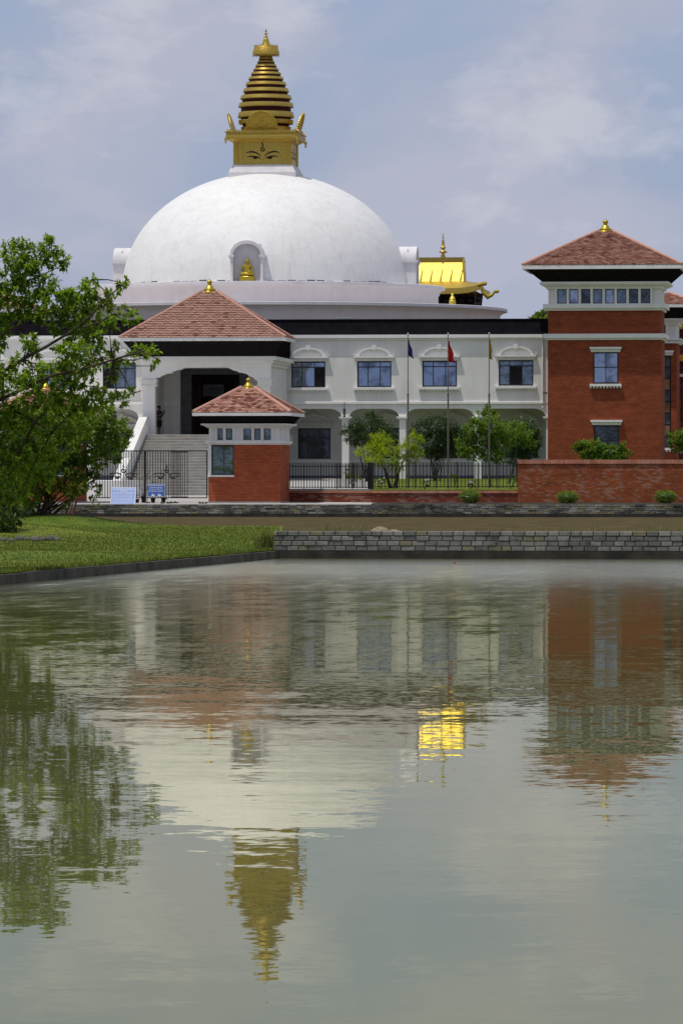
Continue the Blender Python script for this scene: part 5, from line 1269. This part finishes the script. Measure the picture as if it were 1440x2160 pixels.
plant('leafy_tree', 'mid green young tree with straight trunk at the yellow flag pole', 'tree', b, [([b, W(1031, 980, 256), W(1028, 930, 256)], .085, .05), ([W(1031, 975, 256), W(1005, 940, 256.2)], .04, .02), ([W(1031, 965, 256), W(1055, 925, 255.8)], .04, .02), ([W(1030, 950, 256), W(1018, 890, 256)], .035, .02)],
      cl([(1020, 885, 26, 18), (1000, 905, 26, 18), (1040, 905, 28, 22), (985, 935, 22, 16), (1015, 930, 30, 22), (1050, 935, 26, 20), (1000, 955, 24, 14), (1040, 960, 28, 14), (1062, 912, 18, 14), (975, 952, 14, 10), (1028, 868, 15, 9)], 256, .9, .6), M['leafm'], 2.7, .12, .075)
b, tr = multi(1098, 276, [(1080, 930), (1095, 920), (1110, 930), (1120, 945), (1088, 960)], .05, None, 6)
plant('dark_shrub', 'dark drooping shrub with lit top beside the brick tower', 'shrub', b, tr, cl([(1085, 905, 22, 20), (1110, 905, 24, 20), (1125, 925, 18, 22), (1095, 940, 28, 22), (1115, 955, 22, 14), (1090, 968, 20, 12)], 276, .9, .5), M['leafd'], 2.3, .19, .045, droop=.5)
plant('leafy_tree', 'lighter green small tree just in front of the dark drooping shrub', 'tree', b + Vector((-.4, -3, 0)), [([b + Vector((-.4, -3, 0)), W(1088, 960, 273), W(1090, 930, 273)], .05, .03)], cl([(1085, 905, 20, 16), (1105, 915, 20, 16), (1115, 935, 16, 12), (1080, 930, 16, 14)], 273, .9, .4), M['leafm'], 2.4, .12, .07)
Y = 262
b, tr = multi(1270, Y, [(1235, 955), (1255, 945), (1285, 950), (1310, 955)], .05)
plant('broadleaf_shrub', 'pale green broad-leaved shrub rising above the high brick wall', 'shrub', b, tr, cl([(1232, 948, 20, 14), (1252, 942, 20, 14), (1262, 958, 26, 14), (1285, 952, 22, 14), (1310, 958, 18, 12), (1225, 938, 12, 8), (1245, 965, 24, 12), (1312, 946, 9, 10), (1295, 968, 22, 10)], Y, .9, .4), M['leafm'], 2.4, .15, .085)
b, tr = multi(1425, 280, [(1415, 930), (1430, 925), (1440, 930)], .05)
plant('clipped_tree', 'dense green rounded tree at the right edge beside the glazed wing', 'tree', b, tr, cl([(1428, 925, 20, 14), (1445, 922, 18, 14), (1425, 938, 16, 12), (1448, 940, 20, 14)], 280, .9, .3), M['leafm'], 3.0, .12, .06)
b = Vector((X(1143, 330), 330, 2)); plant('distant_tree', 'treetop just showing over the dark roof band beside the tower', 'tree', b, [([b, W(1143, 675, 330)], .3, .1)], cl([(1140, 668, 11, 6), (1150, 662, 8, 6), (1130, 672, 8, 4), (1143, 690, 30, 22)], 330, 1, .4), M['leafb'], 1.6, .25, .16)
# low flowering plants and seedlings along the lawn
for i, (px, py, r, Y, mt, lab) in enumerate(((745, 1008, 20, 251, 'leafb', 'leafy low shrub between the sunlit paving and thick railing post'), (802, 1015, 12, 248, 'leafm', 'low plant with pale blossoms at the foot of the lime tree'), (895, 1018, 13, 247.5, 'leafm', 'low leafy plant at the railing left of the red flagpole'), (958, 1005, 12, 250, 'leafm', 'thin upright weed beside the red flagpole base'), (990, 1020, 14, 247.5, 'leafm', 'low flowering plant right of the red flagpole'), (1078, 1012, 14, 248.5, 'leafm', 'pale leafed bush in the corner where railing meets high brick wall'))):
    b = Vector((X(px, Y), Y, cz2(Y) - .03))
    lst = [(px + R.uniform(-1, 1) * r * .7, py + R.uniform(-.5, .4) * r, r * .45, r * .4) for _ in range(7)]
    t = plant('garden_plant', lab, 'plant', b, [([b, W(q[0], q[1], Y)], .01, .005) for q in lst], cl(lst, Y, 1, .2), M[mt], 2.2, .08, .05, crown='foliage', trunk='stem', group=None)
    if i in (1, 2, 4):
        m = MB()
        for _ in range(7): q = lst[R.randrange(7)]; p = W(q[0] + R.uniform(-4, 4), q[1] - 2, Y - .3); m.ell(p, (.045, .045, .04), 6, 4)
        m.build('blossom', M['petal'], t)
def hedge_ball(px, py, rx, ry, Y, lab):
    t = thing('clipped_bush', lab, 'bush', (X(px, Y), Y, .6), None); c = MB(); s = SCL(Y)
    cc = W(px, py, Y); n = 2600
    for _ in range(n):
        v = rvec(R).normalized(); v = Vector((v.x, v.y, v.z)); k = R.uniform(.80, 1.04) + .05 * math.sin(v.x * 9 + px) + .05 * math.sin(v.z * 11)
        p = cc + Vector((v.x * rx / s * k, v.y * rx / s * k, v.z * ry / s * k)); leaf(c, p, v + rvec(R) * .7, Vector((0, 0, 1)), .06, .035)
    c.build('foliage', M['leafb'], t); m = MB(); m.tube([(cc.x, Y, .58), cc], .03, 6, .02); m.ell(cc, (rx / s * .8, rx / s * .8, ry / s * .8), 12, 8, .06); m.build('stem', M['leafd'], t)
hedge_ball(991, 1048, 23, 13.5, 241.4, 'round clipped bush in front of the low brick wall'); hedge_ball(1196, 1049, 24, 12.5, 241.4, 'round clipped bush below the weathered wall, in line with the tower'); hedge_ball(1402, 1048, 23, 13.5, 241.4, 'round clipped bush at the right end of the weathered wall')

# ------------------------------------------------------------------ left bank: large tree, bush thicket, stones
BT = 96.0
def wp(l, Y, dy=0): return [W(a, b, Y + (dy * i)) for i, (a, b) in enumerate(l)]
root = Vector((X(-330, BT), BT, .15))
tree = thing('overhanging_tree', 'large tree at left edge stretching leafy branches in front of the dome', 'tree', tuple(root))
tm = MB(); tm.tube([root, W(-310, 1000, BT), W(-290, 900, BT)], [.30, .25, .20], 10)
branches = [
    wp([(-290, 900), (-150, 860), (0, 788), (50, 757), (100, 730), (150, 700), (190, 668), (225, 630), (262, 597)], BT, -.12),
    wp([(-290, 900), (-150, 800), (0, 707), (95, 662), (135, 652), (175, 640)], BT, .1),
    wp([(-290, 900), (-140, 720), (0, 640), (40, 600), (75, 560), (105, 515)], BT, .12),
    wp([(-290, 900), (-330, 740), (-300, 600), (-240, 500)], BT, .1), wp([(-290, 900), (-380, 780), (-420, 650)], BT, .3),
    wp([(-290, 900), (-100, 890), (8, 840), (60, 815), (110, 792), (180, 777), (250, 755), (300, 742), (338, 760)], BT, -.2),
    wp([(-290, 900), (-120, 900), (0, 873), (35, 868), (75, 852), (120, 846), (215, 843), (265, 835), (298, 824)], BT, .15),
    wp([(35, 868), (75, 890), (110, 912), (140, 930)], BT, .1),
    wp([(135, 652), (180, 620), (195, 590)], BT, .1), wp([(175, 690), (210, 680), (240, 662), (280, 668)], BT - .8, .05), wp([(105, 735), (150, 745), (200, 755), (240, 760)], BT - .5, .1), wp([(40, 600), (90, 580), (130, 560)], BT + .3, .1)]
for br in branches: tm.tube(br, [.05 - .04 * i / (len(br) - 1) if len(br) > 6 else .028 - .022 * i / (len(br) - 1) for i in range(len(br))], 6)
cls = [(30, 540, 30), (70, 545, 30), (105, 520, 22), (122, 548, 22), (55, 575, 26), (15, 590, 26), (95, 600, 24), (30, 620, 28), (75, 635, 26), (110, 640, 26), (10, 655, 24), (140, 628, 22), (165, 615, 20), (190, 598, 16), (195, 625, 18), (170, 650, 24), (145, 670, 24), (190, 665, 22), (225, 630, 13), (262, 598, 11), (240, 622, 10), (220, 650, 15), (255, 672, 14), (282, 670, 13), (230, 690, 17), (195, 700, 22), (160, 705, 22), (265, 655, 9), (120, 690, 14), (90, 668, 16), (50, 665, 16),
       (60, 720, 16), (75, 735, 16), (140, 745, 22), (170, 738, 20), (205, 745, 18), (240, 735, 14), (240, 762, 15), (270, 752, 14), (300, 738, 12), (320, 752, 12), (330, 735, 10), (322, 772, 8), (190, 780, 22), (150, 785, 26), (110, 790, 24), (75, 790, 24), (40, 765, 18), (20, 800, 26), (60, 830, 30), (110, 835, 26), (150, 820, 22), (190, 815, 16), (222, 835, 16), (250, 845, 16), (280, 830, 10), (240, 805, 10), (200, 850, 22), (160, 860, 26), (215, 870, 16), (290, 858, 0), (100, 870, 26), (50, 880, 28), (10, 870, 28), (240, 790, 10), (0, 740, 10), (110, 612, 10), (20, 700, 10), (180, 560, 0), (10, 930, 34), (40, 960, 30), (80, 930, 30), (15, 990, 34), (60, 1000, 28), (110, 965, 24), (0, 1040, 26), (40, 1042, 20), (140, 915, 24), (180, 905, 18), (95, 1010, 18), (-60, 960, 50), (-70, 1040, 40)]
for _ in range(34):
    cls.append((R.uniform(-420, -35), R.uniform(540, 930), R.uniform(34, 60)))
cls = [c for c in cls if c[2] > 0]
cc = []
for q in cls:
    px, py, r_ = q; best = min(((W(px, py, BT) - p).length, p) for br in branches for p in br)
    cpt = W(px, py, best[1].y + R.uniform(-.5, .5)); s = F / (BT / CT)
    mid = best[1].lerp(cpt, .5) + Vector((0, R.uniform(-.1, .1), R.uniform(-.08, .05)))
    tm.tube([best[1], mid, cpt], .016, 5, .006, False); cc.append((cpt, (r_ / s, r_ / s * 1.2, r_ / s)))
lf = MB(); cloud(lf, cc, 8.5, .118, .060, 13, .36, droop=.25, twigs=tm)
tm.build('trunk', M['bark'], tree); lf.build('crown', M['leaf'], tree)

def thicket(name, label, px, Y, stems, clumps, dens, bark=None, ln=.14):
    z = lawnz(X(px, Y), Y); b = Vector((X(px, Y), Y, z)); tr = []
    for tx, ty in stems:
        T_ = W(tx, ty, Y + R.uniform(-.8, .8)); a = b + Vector((R.uniform(-.35, .35), R.uniform(-.4, .4), -.05))
        md = a.lerp(T_, .45) + Vector((R.uniform(-.1, .1), 0, R.uniform(-.1, .15))); tr.append(([a, md, T_], .045, .012))
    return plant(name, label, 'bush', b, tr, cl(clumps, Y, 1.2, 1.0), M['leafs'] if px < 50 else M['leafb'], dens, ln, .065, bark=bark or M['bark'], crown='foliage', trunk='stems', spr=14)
thicket('bush', 'big dark bush with fanned bare stems on the grassy mound', 95, 176, [(30, 1020), (50, 960), (70, 1000), (90, 940), (110, 1000), (130, 950), (150, 1000), (170, 970), (190, 1010), (205, 980), (120, 900), (60, 1050), (155, 1040), (180, 1040), (100, 1050), (215, 1000), (40, 1045), (135, 1060)],
        [(40, 900, 42), (90, 895, 40), (140, 895, 40), (185, 900, 32), (222, 895, 24), (248, 905, 18), (270, 915, 10), (255, 935, 16), (225, 935, 26), (180, 945, 34), (130, 950, 40), (80, 955, 42), (30, 955, 40), (245, 965, 12), (210, 970, 20), (170, 990, 28), (120, 1000, 34), (70, 1005, 36), (25, 1010, 34), (195, 1005, 14), (205, 1030, 8), (150, 1035, 16), (60, 1045, 26), (100, 1045, 18), (25, 1050, 30), (15, 1085, 24), (55, 1078, 18), (140, 1068, 7), (170, 1025, 16), (185, 870, 18), (230, 870, 14), (195, 1052, 6), (262, 890, 9)], 9, M['bark'], .11)
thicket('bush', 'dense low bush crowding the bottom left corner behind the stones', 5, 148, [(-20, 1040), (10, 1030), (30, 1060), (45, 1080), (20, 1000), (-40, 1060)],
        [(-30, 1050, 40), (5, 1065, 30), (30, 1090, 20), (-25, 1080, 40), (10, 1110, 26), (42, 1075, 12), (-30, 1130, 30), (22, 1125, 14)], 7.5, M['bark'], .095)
thicket('reddish_shrub', 'thin shrub with reddish stems in front of the plaza wall', 140, 190, [(150, 1000), (165, 1010), (140, 1020), (175, 1030), (160, 1045), (185, 1000)], [(195, 1000, 8), (205, 1040, 10), (200, 1060, 8), (185, 1025, 10), (160, 1000, 12)], 4, M['twig'], .10)
tag(bpy.data.objects['reddish_shrub'], cat='shrub')
# stones edging the beds
def rock(px, py, Y, r):
    m = MB(); s = SCL(Y); m.ell((0, 0, 0), (r / s * 1.15, r / s, r / s * .85), 9, 6, .13); b = W(px, py, Y); place(m, (b.x, Y, lawnz(b.x, Y) + r / s * .4), R.uniform(0, 3))
    tag(m.build('stone', M['rock'], None, True), 'rounded field stone in the row edging the shrub beds', 'stone', 'field stones edging the shrub beds')
for px, py, r in ((25, 1146, 7), (42, 1150, 10), (60, 1150, 7), (76, 1147, 10), (92, 1153, 8), (107, 1147, 10), (121, 1149, 7), (8, 1150, 8), (68, 1157, 6)): rock(px, py, 137 + R.uniform(-2, 2), r)
for px, py, r in ((60, 1123, 5), (75, 1126, 6), (88, 1123, 5), (103, 1125, 6), (132, 1118, 4)): rock(px, py, 160 + R.uniform(-2, 2), r)

# reeds, tufts and the spoil heap
def tuft(name, label, px, Y, zb, n, h, spread, mat, lean=.5, wd=.012):
    t = MB(); x0 = X(px, Y)
    for _ in range(n):
        x = x0 + R.gauss(0, spread); y = Y + R.gauss(0, spread * .6); hh = h * R.uniform(.5, 1.15); a = R.uniform(0, 6.28); l = hh * R.uniform(.05, lean); w = wd * R.uniform(.6, 1.2)
        q = R.uniform(0, 6.28); cx_, sx_ = math.cos(q) * w, math.sin(q) * w; dx, dy = math.cos(a), math.sin(a)
        t.add([(x - cx_, y - sx_, zb), (x + cx_, y + sx_, zb), (x + cx_ * .7 + dx * l * .35, y + sx_ * .7 + dy * l * .35, zb + hh * .6), (x - cx_ * .7 + dx * l * .35, y - sx_ * .7 + dy * l * .35, zb + hh * .6), (x + dx * l, y + dy * l, zb + hh * (1 - .25 * l / hh))], [(0, 1, 2, 3), (3, 2, 4)])
    o = t.build(name, mat); tag(o, label, 'grass tuft')
tuft('reed_tuft', 'tall yellowing reed tuft at the left end of the pond wall', 566, 123.2, .15, 190, .62, .13, M['reed'], .8, .012)
for px, lab in ((690, 'sparse tall grass behind the pond wall, left of the spoil heap'), (735, 'tall wild grass behind the pond wall right next to the spoil heap'), (1080, 'thin grass tuft behind the pond wall under the low bush'), (1225, 'wide tall grass tuft behind the pond wall below the weathered brick wall'), (1405, 'grass tuft behind the pond wall at the right edge')):
    tuft('wild_grass', lab, px, 126 + R.uniform(0, 3), .28, 110, .58 if px != 1080 else .5, .42, M['reed'], .7, .009)
tuft('green_tuft', 'small bright green tuft behind the pond wall, right of the spoil heap', 877, 126, .28, 90, .47, .12, M['grassb'], .9, .012)
m = MB(); hx = X(812, 128)
for dx, rx, rzz in ((-.12, .38, .50), (.22, .32, .42)): m.ell((hx + dx, 128 + dx * .5, .22), (rx, rx, rzz), 26, 14, .03)
tag(m.build('spoil_heap', M['hay'], None, True), 'low heap of dry straw-coloured spoil behind the pond wall', 'heap')

# ------------------------------------------------------------------ small fittings
m = MB(); lx = X(726, HY - .35); ly = HY - .35
t = thing('hanging_lantern', 'small dark lantern hanging on a bracket between two arches of the arcade', 'lantern', (lx, ly, Z(880, ly, 726)))
m.tube([(lx, HY, Z(851, ly, 726)), (lx, ly, Z(850, ly, 726)), (lx, ly, Z(860, ly, 726))], .02, 6); m.build('bracket', M['iron'], t)
m = MB()
for k in range(4): m.lathe([(.03, 0), (.075, .03), (.075, .09), (.03, .12)], (lx, ly, Z(880 - k * 4.7, ly, 726)), 8)
m.build('lantern_body', M['iron'], t)
def seccam(px, py, Y, lab):
    b = W(px, py, Y); t = thing('security_camera', lab, 'camera', tuple(b)); m = MB(); m.box(b.x - .14, b.x + .10, b.y - .08, b.y + .04, b.z - .05, b.z + .05); m.build('housing', M['door'], t); m = MB(); m.tube([(b.x + .1, b.y, b.z - .02), (b.x + .26, b.y + .1, b.z - .14)], .02, 6); m.build('mount', M['sframe'], t)
seccam(1147.5, 661, 286.4, 'small camera on the tower corner just above the dark roof band')
seccam(1149, 829, 286.2, 'small camera where the white hall meets the brick tower, above the arcade')
m = MB(); b = W(725, 672, 289.5); m.box(b.x - .45, b.x + .45, 289.5, 290, b.z - .10, b.z + .02); m.box(b.x - .5, b.x + .5, 289.45, 290.05, b.z + .02, b.z + .05); tag(m.build('roof_unit', M['trim']), 'small pale unit sitting on top of the dark roof band', 'roof unit')

for px in (604, 1144):
    m = MB(); x = X(px, HY); m.tube([(x, HY - .34, HZ(710)), (x, HY - .09, HZ(722)), (x, HY - .09, HZ(846)), (x, HY - .16, HZ(850)), (x, HY - .16, HZ(860))], .045, 8); m.build('downpipe', M['trim'], hall)
m = MB(); b = W(958, 1186, 115); m.ell((b.x, 115, .01), (.03, .03, .02), 8, 5); tag(m.build('floating_litter', M['fred']), 'tiny red scrap floating on the water close to the pond wall', 'litter')

for px, n_, hh in ((640, 40, .42), (785, 30, .40), (940, 45, .44), (1010, 30, .42), (1140, 60, .50), (1300, 60, .52), (1350, 30, .44)):
    tuft('wild_grass', {640: 'short thin grass behind the pond wall just right of the reed tuft', 785: 'few low blades of grass at the left foot of the spoil heap', 940: 'short sparse grass behind the pond wall below the red flagpole', 1010: 'low sparse grass behind the pond wall below the round bush on the left', 1140: 'loose grass behind the pond wall between the low bush and the tower', 1300: 'tall loose grass behind the pond wall between two round bushes', 1350: 'short grass behind the pond wall left of the last round bush'}[px], px, 125 + R.uniform(0, 4), .28, n_, hh, .45, M['reed'], .8, .008)
